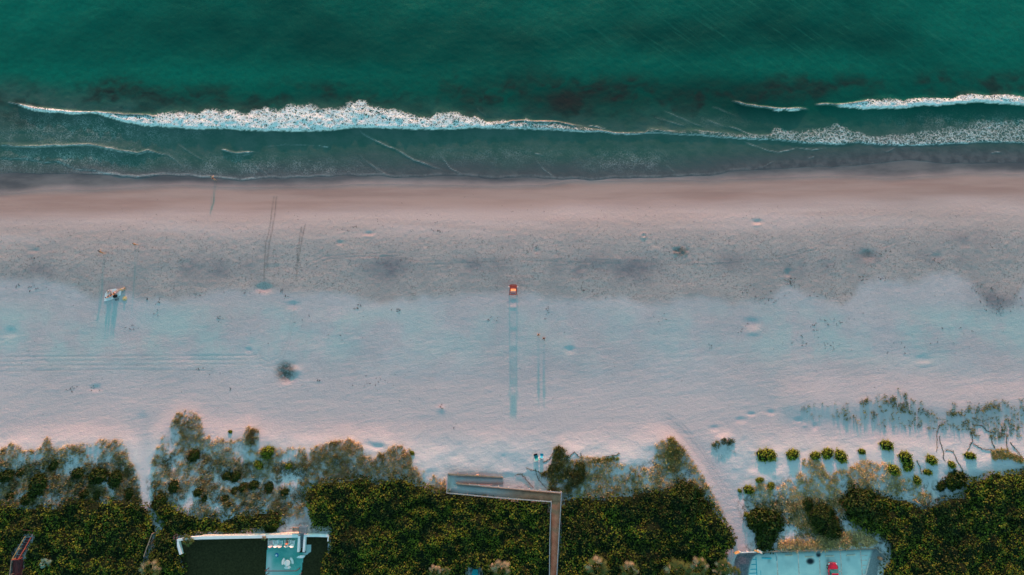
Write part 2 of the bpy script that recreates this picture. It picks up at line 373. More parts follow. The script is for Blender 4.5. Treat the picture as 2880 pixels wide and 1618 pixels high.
def woodm(name, c1, c2, step=.14, axis='Y', sand=None):
    t = NT(name); w = t.t.nodes.new('ShaderNodeTexWave'); w.bands_direction = axis; w.inputs['Scale'].default_value = 1/step/ (2*math.pi)*2*math.pi/2
    w.inputs['Distortion'].default_value = .4; t.L.new(t.obj, w.inputs[0])
    c = t.mix(t.rng(t.noise(1.0, 4), .3, .7), c1, c2); c = t.mix(t.rng(w.outputs['Fac'], .0, .22, .7, 0), c, tuple(k*.25 for k in c1))
    if sand: c = t.mix(t.math('MULTIPLY', t.attr('sandy'), t.rng(t.noise(2.5, 4, .7), .3, .5, .7, 1)), c, sand)
    t.set(col=c, rough=.85, spec=.15); t.bump(w.outputs['Fac'], .4, .02); return t.m
M['deck'] = woodm('weathered_deck', (.36, .15, .09), (.54, .25, .155), .22, 'DIAGONAL', (.44, .42, .42))
M['rail'] = simple('weathered_rail', (.50, .42, .40), .3, 2.5, .8, .2, .3)
M['greyrail'] = simple('grey_rail', (.33, .33, .36), .3, 2.5, .8, .2, .3)
M['redwood'] = simple('sun_reddened_wood', (.52, .10, .06), .3, 2.5, .7, .25, .2)  # red of the low sun put into the walkway rail colour
M['darkred'] = simple('dark_red_deck', (.10, .03, .035), .3, 2.0, .8, .2, .2)
M['orange'] = simple('orange_paint', (.46, .05, .03), .25, 2.0, .55, .35, .15)
M['sunlit_orange'] = simple('sunlit_orange_panel', (.70, .24, .10), .12, 2.0, .5, .35, .1)  # sun on the tilted seat back put into a brighter orange
M['slate'] = simple('slate_board', (.20, .21, .28), .2, 2.0, .7, .3)
M['plast'] = simple('white_plastic', (.80, .78, .76), .06, 2.0, .5, .4)
M['pinkplast'] = simple('pale_pink_plastic', (.80, .56, .54), .08, 2.0, .5, .4)
M['tealplast'] = simple('pale_teal_plastic', (.50, .70, .68), .08, 2.0, .5, .4)
M['black'] = simple('black_fabric', (.015, .015, .02), .3, 3, .8, .2)
M['blue'] = simple('blue_canvas', (.0, .34, .52), .25, 3, .6, .3)
M['teal'] = simple('teal_canvas', (.0, .30, .34), .3, 3, .6, .3)
M['timber'] = simple('timber_rail', (.42, .27, .20), .35, 2.5, .85, .15, .4)
M['ochre'] = simple('sunlit_timber', (.62, .36, .14), .3, 2.5, .8, .2, .3)  # orange sunlight put into the colour of boards and rail
M['paintpk'] = simple('faded_line_paint', (.90, .66, .58), .45, 2.2, .8, .2)
M['paintbl'] = simple('blue_line_paint', (.0, .42, .52), .35, 2.2, .8, .2)
M['bumper'] = simple('concrete_bumper', (.90, .70, .56), .25, 2.0, .85, .2, .2)
M['bumperbl'] = simple('blue_bumper', (.0, .52, .62), .15, 2.0, .7, .3, .1)
M['red'] = simple('red_car_paint', (.50, .0, .025), .08, 2.0, .25, .5); M['red'].node_tree.nodes['Principled BSDF'].inputs['Coat Weight'].default_value = .7
M['glass'] = simple('car_glass', (.01, .10, .10), .2, 2.0, .08, .8)
M['tyre'] = simple('tyre_rubber', (.02, .02, .02), .3, 8, .9, .2)
M['chrome'] = simple('alloy', (.5, .5, .5), .1, 5, .3, .5); M['lamp'] = simple('headlamp_lens', (.8, .8, .8), .05, 5, .1, .6)
M['bin'] = simple('brown_bin', (.42, .20, .13), .3, 5, .7, .3)
M['rope'] = simple('pale_rope', (.55, .42, .36), .2, 5, .9, .1)
M['towel'] = simple('white_sheet', (.78, .78, .80), .08, 4, .9, .1)
M['ytowel'] = simple('yellow_towel', (.80, .64, .30), .15, 4, .9, .1)
M['straw'] = simple('straw', (.78, .52, .28), .3, 9, .9, .1)
M['bluewh'] = simple('blue_base', (.0, .15, .45), .2, 4, .5, .4)
M['wrack'] = leafmat('seaweed', (.03, .022, .02), (.17, .12, .11), trl=0.0)
def mat_patio():
    t = NT('patio_concrete'); a = t.noise(.35, 5, .6); b = t.noise(3.5, 5, .7)
    c = t.mix(t.rng(a, .35, .65), (.06, .34, .30), (.16, .42, .38)); c = t.mix(t.rng(b, .4, .7, 0, .3), c, (.20, .50, .46))  # teal skylight of the wall's shade put into the slab colour
    c = t.mix(t.attr('pale'), c, (.48, .52, .52))
    t.set(col=c, rough=.8, spec=.2); t.bump(b, .3, .02); return t.m
def mat_lot():
    t = NT('lot_paving'); a = t.noise(.5, 5, .65); b = t.noise(4, 5, .75)
    c = t.mix(t.rng(a, .35, .65), (.50, .60, .58), (.64, .70, .66)); c = t.mix(t.rng(b, .45, .7, 0, .35), c, (.38, .46, .46))
    c = t.mix(t.math('MULTIPLY', t.attr('stain'), t.rng(a, .3, .5, .7, 1)), c, (.015, .02, .03))
    c = t.mix(t.attr('sea'), c, (.16, .26, .28))
    asph = t.mix(t.rng(b, .4, .65), (.10, .10, .115), (.22, .20, .22)); c = t.mix(t.attr('asph'), c, asph)
    t.set(col=c, rough=.9, spec=.15); t.bump(b, .4, .02); return t.m
M['patio'] = mat_patio(); M['lot'] = mat_lot()
def mat_lawn():
    t = NT('lawn_grass'); b = t.noise(3.0, 6, .8); c = t.mix(t.rng(b, .35, .65), (.022, .019, .009), (.048, .040, .018))
    t.set(col=c, rough=.95, spec=.05); t.bump(b, .6, .05); return t.m
M['lawn'] = mat_lawn()

# ================================================================== GROUND
def spaced(lo, hi, step, far_lo, far_hi):
    c = list(np.arange(lo, hi+1e-6, step)); s = step; v = lo
    L = []
    while v > far_lo: s *= 1.25; v -= s; L.append(v)
    U = []; s = step; v = c[-1]
    while v < far_hi: s *= 1.25; v += s; U.append(v)
    return np.array(L[::-1]+c+U)
gx = spaced(-122, 122, .22, -2500, 2500); gy = spaced(-44, 47, .2, -2500, 2500)
X, Y = np.meshgrid(gx, gy); Z = terrain(X, Y)
Z = np.where(Y > 47, np.minimum(Z, -.5-(Y-47)*.03), Z); Z = np.maximum(Z, -8)
px, py = proj(X, Y, Z)
wl = ip(px, WETL)+4*fbm(X/9, Y*0, 81, 3)
sN = py-wl
wet = 1-ss(-16, 24, sN+6*fbm(X/5, Y/2, 82, 4))
tanm = ss(-16, 16, sN)*(1-ss(42, 128, sN+7*fbm(X/14, Y/3, 83, 3)+np.where(px > 1500, 3, 0)))
pink = ss(60, 110, sN)*(1-ss(125, 170, sN+14*fbm(X/6, Y/3, 84, 4)))  # foreshore turned to the sun, painted pink
YB = [(-300,800),(0,800),(120,792),(300,845),(420,835),(500,850),(640,822),(760,828),(900,835),(1050,852),(1200,838),(1440,830),(1560,845),(1640,835),(1750,850),(1850,845),(2000,848),(2100,865),(2140,850),(2200,818),(2290,830),(2370,862),(2420,815),(2480,800),(2560,805),(2600,785),(2680,770),(2720,790),(2760,838),(2820,875),(2860,860),(2890,795),(3300,800)]
yb = ip(px, YB)
damp = ss(66, 120, sN+10*fbm(X/5, Y/3, 85, 3))*(1-ss(-26, 12, py-yb+26*fbm(X/4, Y/4, 86, 5)))
for (a, b, ra, rb, s_) in [(100,765,95,26,.9),(380,745,90,24,.6),(600,750,110,34,.9),(1100,752,75,36,1),(1350,745,80,26,.8),(1520,760,50,30,.5),(1650,745,85,34,1),(1790,758,80,42,.9),(2060,735,60,28,.7),(2260,742,75,34,.95),(2440,722,38,24,1),(2380,780,60,36,.7),(2660,724,75,26,.8),(2740,672,75,30,.75),(2500,675,50,18,.5),(2800,835,90,48,.9),(2240,860,40,22,.7),(2330,905,40,14,.5),(2100,1040,60,18,.15),(1460,1180,60,40,.0)]:
    g = np.exp(-(((px-a)/ra)**2+((py-b)/rb)**2)); damp = damp + s_*.0*g
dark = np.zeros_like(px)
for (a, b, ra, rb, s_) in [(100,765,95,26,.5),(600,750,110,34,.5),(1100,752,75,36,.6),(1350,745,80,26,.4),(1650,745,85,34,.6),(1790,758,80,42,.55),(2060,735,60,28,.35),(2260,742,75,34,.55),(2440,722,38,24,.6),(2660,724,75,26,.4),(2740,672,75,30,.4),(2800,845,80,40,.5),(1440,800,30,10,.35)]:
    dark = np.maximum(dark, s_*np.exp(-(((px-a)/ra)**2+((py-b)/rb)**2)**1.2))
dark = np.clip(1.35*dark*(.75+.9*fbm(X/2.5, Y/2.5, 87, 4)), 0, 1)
# organic litter under dune plants / scrub
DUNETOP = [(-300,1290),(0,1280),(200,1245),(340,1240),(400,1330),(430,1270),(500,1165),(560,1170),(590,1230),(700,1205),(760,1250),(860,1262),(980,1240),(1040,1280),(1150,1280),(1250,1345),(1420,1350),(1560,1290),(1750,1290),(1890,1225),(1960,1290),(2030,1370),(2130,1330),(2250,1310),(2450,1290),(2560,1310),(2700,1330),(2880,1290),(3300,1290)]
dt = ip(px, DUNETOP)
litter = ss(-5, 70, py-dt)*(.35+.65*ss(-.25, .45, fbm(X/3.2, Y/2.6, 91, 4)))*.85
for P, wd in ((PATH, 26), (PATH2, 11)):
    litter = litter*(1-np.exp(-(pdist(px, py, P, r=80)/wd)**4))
rip = ss(850, 1000, py)
dig = 1.0*np.exp(-(((px-803)/27)**2+((py-1045)/28)**2)**2)+.8*np.exp(-(((px-1915)/22)**2+((py-708)/13)**2)**2)+.5*np.exp(-(((px-2438)/16)**2+((py-716)/12)**2)**2)
for g in GROOVES[:4]: dig = np.maximum(dig, .6*np.exp(-(pdist(px, py, g, r=8)/1.8)**2))
for g in GROOVES[4:]: dig = np.maximum(dig, .13*np.exp(-(pdist(px, py, g, r=8)/1.8)**2))
hollow_shade = dark  # hollows turned from the sun, their shade carried as a colour mask
hs = [1.0]
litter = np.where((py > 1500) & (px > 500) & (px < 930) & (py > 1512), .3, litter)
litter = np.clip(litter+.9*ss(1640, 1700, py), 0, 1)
ground = npmesh('ground', np.stack([X, Y, Z], -1).reshape(-1, 3), grid_faces(*X.shape), M['sand'],
    attrs=dict(sky_cool=.75*ss(830, 900, py)*(1-ss(960, 1080, py))*np.clip(1.1-.5*ss(500, 1500, px)+.35*ss(1900, 2300, px), 0, 1), sun_blush=.8*ss(1020, 1150, py), sun_warm=.8*(1-ss(120, 270, sN+40*fbm(X/7, Y/4, 88, 4))), hollow_shade=hollow_shade, skylight_lift=.9*ss(1190, 1290, py)*(1-np.exp(-(pdist(px, py, PATH, r=120)/50)**2)), wet=wet, tan=tanm, pink=pink, damp=np.clip(damp, 0, 1), litter=litter, rip=rip, dig=np.clip(dig, 0, 1)))  # sun and sky tints of the beach slopes, held as colour masks
tag(ground, 'pale dry beach sand rising from dark wet sand to low dunes', kind='structure')

# ================================================================== WATER
wx = spaced(-128, 128, .22, -2500, 2500)
tt = list(np.arange(0, 46, .2)); s_ = .2; v_ = tt[-1]
while v_ < 2500: s_ *= 1.25; v_ += s_; tt.append(v_)
tt = np.array(tt)
X0, T = np.meshgrid(wx, tt)
# world y of the shoreline for each x
sy = np.zeros_like(wx)
for k in range(4):
    ppx, _ = proj(wx, sy if k else sy+40, 0); _, sy = hit(ppx, ip(ppx, SHORE), 0.03)
sy = sy + .25*fbm(wx/2.5, wx*0, 101, 3)
Yw = sy[None, :]+T; Xw = X0
px, py = proj(Xw, Yw, 0.0)
zg = terrain(Xw, Yw, fine=False)
Zw = np.maximum(zg+.015+.10*ss(0, 4, T), 0.0+.0*T)
Zw = np.where(T > 8, np.maximum(.02, Zw), Zw)
Zw = Zw+.05*ss(6, 20, T)*fbm(Xw/4, Yw/2.2, 102, 4)+.03*ss(1, 6, T)*fbm(Xw/1.2, Yw/.8, 103, 3)
# diagonal swell seaward
ang = R(-38); q = Xw*math.sin(ang)+Yw*math.cos(ang)
Zw = Zw+.05*ss(18, 30, T)*np.sin(q/1.5+2.5*fbm(Xw/15, Yw/15, 104, 2))
foam = np.zeros_like(px); front = np.zeros_like(px); line = np.zeros_like(px); thin = np.zeros_like(px)
jag = 2.2*fbm(Xw/.9, Yw*0+2, 110, 3)+3.0*fbm(Xw/4, Yw*0, 111, 2)
def band(bot, top, dens, crest, fw):
    """breaking wave: bot = leading edge, top = trailing edge (both in plan); dens along x; crest height"""
    global foam, front, Zw
    b = ip(px, bot)+jag*.7; tp = ip(px, top)
    env = ss(bot[0][0]-6, bot[0][0]+10, px)*(1-ss(bot[-1][0]-10, bot[-1][0]+6, px)) if bot[-1][0] < 2870 else ss(bot[0][0]-6, bot[0][0]+10, px)
    D = ip(px, dens); wv = np.maximum(b-tp, 1); t = (b-py)/wv
    inside = ss(-.6, .8, b-py)*env
    body = inside*(1-ss(.72, 1.12, t+.22*fbm(Xw/2.2, Yw/2.2, 112, 3)))
    foam = np.maximum(foam, body*D*(1-.25*np.clip(t, 0, 1)))
    frw = ip(px, fw)
    front = np.maximum(front, inside*(1-ss(.6, 1.3, (b-py)/frw))*np.clip(D*1.25, 0, 1))
    ch = ip(px, crest)
    Zw = Zw + env*ch*ss(-1.5, 3.5, b-py)*(1-ss(.35, 1.3, t))*(1+.5*fbm(Xw/1.1, Yw/1.1, 113, 3))
band([(54,297),(80,306),(97,311),(155,319),(198,322),(237,319),(272,322),(330,338),(377,349),(411,354),(485,361),(543,366),(602,363),(699,367),(835,371),(932,367),(1000,359),(1115,363),(1212,366),(1328,361),(1483,363),(1600,371),(1697,373),(1736,380),(1813,378),(1872,377),(1940,382),(1996,384),(2082,392),(2171,394),(2229,400),(2268,404),(2365,407),(2420,402),(2466,410),(2579,410),(2656,407),(2715,404),(2812,400),(2880,404),(3300,400)],
     [(54,292),(97,300),(155,306),(198,310),(237,314),(272,315),(330,321),(377,323),(430,321),(485,306),(540,314),(555,317),(580,304),(640,306),(700,311),(745,301),(800,299),(840,292),(900,297),(950,296),(975,286),(1000,280),(1025,279),(1050,295),(1080,304),(1130,311),(1180,325),(1215,325),(1225,310),(1262,308),(1300,319),(1340,327),(1370,341),(1420,337),(1465,343),(1480,329),(1500,342),(1560,344),(1600,352),(1660,359),(1736,373),(1813,372),(1825,360),(1860,358),(1890,368),(1903,366),(1960,362),(2050,371),(2085,374),(2165,378),(2180,350),(2230,360),(2290,357),(2345,343),(2380,349),(2410,365),(2440,377),(2490,380),(2540,368),(2600,362),(2650,351),(2710,344),(2740,330),(2800,328),(2880,318),(3300,318)],
     [(54,.9),(1100,.88),(1400,.75),(1500,.62),(1750,.5),(1850,.3),(2100,.48),(2200,.50),(2450,.56),(2650,.52),(2880,.50)],
     [(54,.35),(600,.45),(1300,.35),(1700,.2),(2000,.15),(2400,.08),(2880,.05)],
     [(54,5),(400,3.2),(1300,3.8),(1700,3.6),(2000,3),(2300,2),(2880,1.6)])
front = np.where(px > 2140, front*.55, front)
band([(2354,300),(2400,305),(2439,309),(2540,305),(2598,297),(2641,299),(2695,293),(2773,290),(2850,295),(2880,297),(3300,295)],
     [(2354,294),(2400,291),(2430,279),(2500,272),(2540,280),(2600,272),(2680,277),(2700,263),(2730,260),(2780,268),(2820,261),(2880,271),(3300,265)],
     [(2354,.8),(2880,.85)], [(2354,.35),(2880,.45)], [(2354,7),(2500,11),(2880,9)])
band([(2176,311),(2190,315),(2206,309),(2216,312),(2235,314),(2250,309)], [(2176,307),(2250,306)], [(2176,.9),(2250,.9)], [(2176,.3),(2250,.3)], [(0,5)])
band([(0,414),(27,412),(78,415),(186,413),(206,409),(252,411),(311,423),(388,435),(415,426),(446,434)], [(0,403),(100,402),(140,392),(160,400),(250,404),(340,405),(375,396),(400,420),(446,430)], [(0,.32),(450,.3)], [(0,.14),(450,.12)], [(0,2.5)])
band([(0,448),(70,446),(128,458),(167,458),(217,476),(272,483),(334,497),(392,501),(458,493),(524,498)], [(0,430),(70,425),(128,440),(217,455),(334,482),(400,488),(524,494)], [(0,.22),(330,.30),(524,.2)], [(0,.06),(524,.04)], [(0,1.6)])
def crest(pts, h, wd, f=.5, asym=1.0):
    global Zw, line
    d = pdist(px+1.5*fbm(Xw/1.5, Yw/1.5, 120, 2), py+2.5*fbm(Xw/2.0, Yw/2.0, 121, 3), pts, r=wd*5)
    x0, x1 = pts[0][0], pts[-1][0]; lo, hi = min(x0, x1), max(x0, x1)
    env = ss(lo-2, lo+(hi-lo)*.15, px)*(1-ss(hi-(hi-lo)*.2, hi+2, px))
    k = np.exp(-(d/wd)**2)*env
    big_ = h > .21; k2 = 1.0 if big_ else .38
    Zw = Zw + h*k*k2; line = np.maximum(line, f*(1 if big_ else .8)*np.exp(-(d/(wd*(.6 if big_ else .5)))**2)*env*(.55+.7*ss(-.4, .4, fbm(Xw/1.6, Yw/1.6, 122, 3))))
PEACH = [
 ([(0,412),(78,412),(186,410),(252,407),(311,420),(388,432),(415,423),(446,433),(474,437)], .22, 2.6, .75),
 ([(415,423),(446,433),(474,437),(501,458),(520,477),(535,490)], .10, 2.2, .35),
 ([(621,421),(660,431),(679,430),(718,426)], .22, 2.4, .75), ([(640,436),(680,437),(710,433)], .1, 2, .4),
 ([(501,406),(516,417),(547,437),(575,454),(590,470)], .10, 2.2, .38),
 ([(691,446),(726,472),(749,487),(757,501)], .08, 2, .4), ([(740,414),(800,408),(900,412)], .06, 2, .2),
 ([(895,411),(928,417)], .14, 1.8, .55),
 ([(1006,352),(1018,375),(1050,392),(1084,408),(1107,417),(1134,433),(1165,450),(1192,458),(1247,481)], .16, 2.6, .5),
 ([(1008,433),(1021,446),(1045,464),(1068,481),(1099,497)], .08, 2, .42),
 ([(1235,433),(1250,452),(1266,474),(1309,495)], .08, 2, .42),
 ([(1505,445),(1511,456),(1526,474),(1546,489),(1565,503)], .08, 2, .38), ([(1505,432),(1530,437)], .08, 2, .4),
 ([(1570,422),(1600,422),(1618,436)], .05, 2, .15), ([(1870,463),(1900,487)], .05, 1.8, .3),
 ([(2082,392),(2113,408),(2163,425),(2190,428),(2241,418),(2288,422),(2338,413)], .08, 2, .42),
 ([(2490,428),(2500,424),(2517,415)], .08, 2, .4), ([(2785,431),(2800,428),(2818,430)], .1, 2, .5), ([(2274,445),(2290,440)], .08, 1.8, .4),
 ([(2055,283),(2097,295),(2175,307),(2210,309),(2245,305),(2278,309)], .38, 3.0, .85),
 ([(2290,293),(2330,295),(2400,292),(2450,285)], .30, 2.8, .8), ([(20,288),(54,295),(97,300)], .2, 3, .5),
 ([(250,316),(330,322),(400,326),(460,330)], .3, 3, .75),
 ([(1380,352),(1420,348),(1440,341),(1500,343),(1570,345),(1610,352),(1650,357)], .22, 2.4, .7),
 ([(1655,355),(1705,362)], .2, 2.2, .8), ([(1880,342),(1925,355)], .12, 2.4, .5), ([(1825,362),(1870,372),(1905,370)], .15, 2.2, .6),
 ([(1985,336),(2050,360)], .08, 2.4, .3), ([(2040,352),(2110,378),(2180,385)], .12, 2.2, .6), ([(1950,366),(2000,374),(2060,376)], .12, 2.2, .6),
 ([(1860,310),(1960,350),(1990,358)], .06, 3, .25), ([(1840,330),(1900,350)], .06, 3, .25), ([(2000,300),(2080,330)], .05, 3, .15), ([(1340,305),(1370,330)], .05, 3, .15),
 ([(2120,478),(2150,470),(2178,452)], .04, 1.8, .25),
]
for a in PEACH: crest(*a)
# swash edge line
ed = [p for p in SHORE if 217 <= p[0] <= 2120]
dd = np.abs(T-.25); ex = ss(180, 330, px)*(1-ss(2080, 2130, px)); ev = ip(px, [(300,.8),(500,.6),(760,.5),(1000,.22),(1300,.14),(1500,.2),(2100,.15)])
line = np.maximum(line, ex*ev*np.exp(-((T-.32)/.20)**2)*(.6+.5*fbm(Xw/3, Yw, 125, 3)))
thin = 0*px
for (a, b, ra, rb, s_) in [(250,365,260,40,.9),(180,450,260,40,.9),(700,470,300,30,.7),(880,480,120,15,.8),(1400,440,260,30,.35),(1760,455,100,28,.95),(60,385,80,16,.8),(980,470,60,20,.5),(2700,345,180,26,.5),(1990,345,120,20,.2)]:
    thin = np.maximum(thin, s_*np.exp(-(((px-a)/ra)**2+((py-b)/rb)**2)))
bk = ip(px, [(0,300),(54,297),(330,338),(543,366),(1000,359),(1600,371),(1940,382),(2268,404),(2880,400)])
shallow = ss(-110, 10, py-bk+22*fbm(Xw/10, Yw/5, 130, 4))
grey = ss(-75, -5, py-ip(px, SHORE)+20*fbm(Xw/8, Yw/3, 131, 4)+ip(px, [(0,-20),(400,-20),(1100,10),(2000,5),(2880,0)]))
wxp = px+40*fbm(Xw/5, Yw/5, 132, 4); wyp = py+30*fbm(Xw/4, Yw/4, 133, 4)
cen = ip(px, [(0,278),(300,262),(600,280),(900,270),(1200,270),(1500,270),(1650,275),(1900,285),(2100,262),(2500,235),(2880,245)])
hw = ip(px, [(0,34),(300,48),(600,38),(900,26),(1200,40),(1500,55),(1650,62),(1850,52),(2100,32),(2500,34),(2880,34)])
amp = ip(px, [(0,.65),(300,.85),(600,.65),(900,.6),(1200,.7),(1500,.9),(1650,1),(1850,.9),(2100,.7),(2500,.7),(2880,.7)])
murk = amp*np.exp(-((wyp-cen)/hw)**2)*ss(-.75, .5, fbm(Xw/6+fbm(Xw/3, Yw/3, 140, 3)*.8, Yw/3.2+fbm(Xw/3, Yw/3, 141, 3)*.8, 134, 5)*1.5)
murk = murk*1.2
murk = np.maximum(murk, .55*np.exp(-(((px-40)/170)**2+((py-335)/28)**2)**2))
murk = np.clip(murk, 0, 1)*(.42+.6*ss(-.7, .6, fbm(Xw*.5+2*fbm(Xw/4, Yw/4, 142, 3), Yw*1.0+2*fbm(Xw/4, Yw/4, 143, 3), 144, 4)))
brown = .9*np.exp(-(((px-1600-(py-290)*.5)/75)**2+((py-285)/24)**2))*ss(-.4, .4, fbm(Xw/3, Yw/3, 135, 4)+.2)
brown = np.maximum(brown, .5*ss(0, .5, fbm(Xw/7, Yw/3, 136, 4))*np.exp(-((py-262)/20)**2)*ss(2000, 2300, px))
streak = ss(1300, 2000, px+(250-py)*1.2)*(1-ss(170, 260, py))*.9
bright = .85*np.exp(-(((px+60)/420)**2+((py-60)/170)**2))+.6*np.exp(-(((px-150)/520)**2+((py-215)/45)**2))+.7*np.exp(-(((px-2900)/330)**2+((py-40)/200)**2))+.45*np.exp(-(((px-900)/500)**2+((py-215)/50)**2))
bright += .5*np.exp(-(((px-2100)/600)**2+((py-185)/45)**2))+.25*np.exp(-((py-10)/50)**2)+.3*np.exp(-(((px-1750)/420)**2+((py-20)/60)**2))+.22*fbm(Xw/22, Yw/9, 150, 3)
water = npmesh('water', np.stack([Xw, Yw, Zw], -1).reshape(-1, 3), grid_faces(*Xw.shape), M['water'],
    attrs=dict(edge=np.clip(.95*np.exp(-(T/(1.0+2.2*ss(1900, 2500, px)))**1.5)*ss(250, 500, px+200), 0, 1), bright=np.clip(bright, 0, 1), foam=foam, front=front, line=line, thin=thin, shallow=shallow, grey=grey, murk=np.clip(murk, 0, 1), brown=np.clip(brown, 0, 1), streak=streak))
tag(water, 'green sea with white breakers running onto the beach', kind='structure')

# ================================================================== PATIO, LAWN, LOT (paved ground)
def wpoly(pts, z): return [hit(a, b, z) for a, b in pts]
def sheet(name, pts, z, mat, label, attrs=None, step=.5, thick=.12):
    """a slab following a plan outline, finely gridded on top"""
    P = wpoly(pts, z); bm = bmesh.new(); aprism(bm, P, z-thick, z)
    for i in range(3):
        top = [e for e in bm.edges if e.calc_length() > step]
        bmesh.ops.subdivide_edges(bm, edges=top, cuts=3, use_grid_fill=True) if i == 0 else None
    bmesh.ops.triangulate(bm, faces=[f for f in bm.faces if len(f.verts) > 4])
    o = bobj(name, bm, mat); tag(o, label, kind='structure'); return o
def gridsheet(name, poly, z, mat, label, fattrs, step=.25):
    P = np.array(wpoly(poly, z)); x0, y0 = P.min(0); x1, y1 = P.max(0)
    gx_ = np.arange(x0-step, x1+step*2, step); gy_ = np.arange(y0-step, y1+step*2, step)
    A, B = np.meshgrid(gx_, gy_); a, b = proj(A, B, z); ins = inpoly(a, b, poly)
    f = grid_faces(*A.shape); keep = ins.ravel()[f].all(1)
    o = npmesh(name, np.stack([A, B, A*0+z], -1).reshape(-1, 3), f[keep], mat, attrs=fattrs(a, b), smooth=False)
    tag(o, label, kind='structure'); return o
sheet('lawn', [(508,1521),(922,1508),(920,1560),(905,1640),(903,1790),(512,1790),(518,1600),(505,1556)], ZP+.0, M['lawn'], 'dark clipped grass behind the white wall')
PAD = [(752.5,1512),(838,1510.5),(838,1532),(839,1554),(860,1554),(860,1532),(876,1532),(875,1553),(857,1566),(853.5,1574),(848,1618),(842,1790),(735,1790),(746,1618)]
def pa(a, b):
    pale = np.exp(-((a-758+(b-1560)*.04)/8)**2)*ss(1545, 1575, b)+.8*np.exp(-((a-752)/7)**2)*(1-ss(1530, 1550, b))+.8*ss(851, 856, a)+.6*ss(1575, 1612, b)*np.exp(-((a-775)/30)**2)
    return dict(pale=np.clip(pale, 0, 1))
gridsheet('patio_paving', PAD, ZP+.03, M['patio'], 'concrete patio slab in blue green skylit shade beside the lawn', pa, .12)
LOTP = [(2082,1557.5),(2126,1556),(2466,1544.8),(2492,1566),(2468,1590),(2466,1790),(2050,1790),(2065,1600),(2068,1562)]
def la(a, b):
    asph = 1-ss(2104, 2112, a+ip(b, [(1557,-22),(1566,-10),(1578,-3),(1600,3),(1618,5),(1700,8)]))
    st_ = np.exp(-(((a-2279)/12)**2+((b-1579)/9.5)**2)**3)+np.exp(-(((a-2302)/7.5)**2+((b-1560)/8)**2)**3)+.0*a
    st_ = st_+.35*np.exp(-(((a-2163)/5)**2+((b-1578)/7)**2)**1)+.35*np.exp(-(((a-2386)/5)**2+((b-1574)/6)**2))+.5*np.exp(-(((a-2328)/5)**2+((b-1576)/7)**2))+.12*np.exp(-(((a-2218)/14)**2+((b-1585)/14)**2))
    edge = np.exp(-((a+ip(b, [(1557,-22),(1566,-10),(1578,-3),(1600,3),(1618,5),(1700,8)])-2108)/2.5)**2)
    sea = .7*np.exp(-((b-(1552-(a-2126)*.037+6))/6)**2)
    asph = np.maximum(asph, .8*ss(2440, 2452, a+(b-1570)*.3))
    return dict(stain=np.clip(st_, 0, 1), asph=np.maximum(asph, 0), sea=np.clip(sea+edge, 0, 1))
gridsheet('parking_lot', LOTP, ZL+.0, M['lot'], 'pale sandy car park with an asphalt ramp at its left', la, .12)
def strip(bm, a, b, z, w_):
    A = Vector((*hit(*a, z), z)); B = Vector((*hit(*b, z), z)); d = (B-A).normalized(); n = Vector((-d.y, d.x, 0))*w_/2
    bm.faces.new([bm.verts.new(v) for v in (A-n, B-n, B+n, A+n)])
bm = bmesh.new(); zm = ZL+.005
for a, b in (((2184,1556),(2189,1640)),((2244.7,1557),(2248.5,1640)),((2305,1568),(2307.5,1640)),((2363.5,1552.4),(2369,1640)),((2420,1549),(2427,1640)),((2447,1570),(2429,1640))):
    strip(bm, a, b, zm, .2)
for k, y in enumerate((1562, 1576, 1590, 1603, 1616)): strip(bm, (2423+k*.5, y+.5), (2440-k*1.2, y), zm+.004, .13)
tag(bobj('stall_marking', bm, M['paintpk']), 'faded pinkish stall lines painted on the car park', kind='structure')
bm = bmesh.new()
strip(bm, (2126,1566), (2130,1640), zm, .16); strip(bm, (2182.5,1557), (2183.5,1578), zm+.004, .12); strip(bm, (2139.5,1605), (2140.5,1640), zm, .10)
for x, y in ((2117,1574.2),(2113,1588.2),(2110,1602),(2107,1613),(2105,1625)): strip(bm, (x, y), (2128, y-1), zm+.004, .15)
tag(bobj('accessible_bay_marking', bm, M['paintbl']), 'bright blue hatch lines painted at the left of the car park', kind='structure')

# wheel stops
def wheelstop(a, b, label, mat='bumper', tall=.16):
    A = Vector((*hit(*a, ZL), ZL)); B = Vector((*hit(*b, ZL), ZL)); L = (B-A).length; c = (A+B)/2
    bm = bmesh.new(); pr = [(-.10, 0), (.10, 0), (.07, tall), (-.07, tall)]
    lo = [bm.verts.new((-L/2, y, z)) for y, z in pr]; hi = [bm.verts.new((L/2, y, z)) for y, z in pr]
    bm.faces.new(lo); bm.faces.new(hi[::-1])
    for k in range(4): bm.faces.new((lo[k], lo[(k+1) % 4], hi[(k+1) % 4], hi[k]))
    o = bobj('wheel_stop', bm, M[mat], bevel=.02); o.location = c; o.rotation_euler = (0, 0, math.atan2(B.y-A.y, B.x-A.x)); tag(o, label, 'wheel stop', 'wheel stops in the car park')
wheelstop((2142,1569.5),(2169,1570.5),'bright cyan blue wheel stop in the leftmost bay', 'bumperbl', .18)
wheelstop((2208,1562.5),(2229,1562.3),'pale wheel stop in the bay right of the blue wheel stop')
wheelstop((2264,1567),(2287.5,1565.8),'pale wheel stop lying just above the large dark stain')
wheelstop((2320.7,1564.5),(2346,1564),'pale wheel stop in front of the red car')
wheelstop((2380,1562.5),(2405.4,1561),'pale wheel stop at the right, beside the hatched bay')

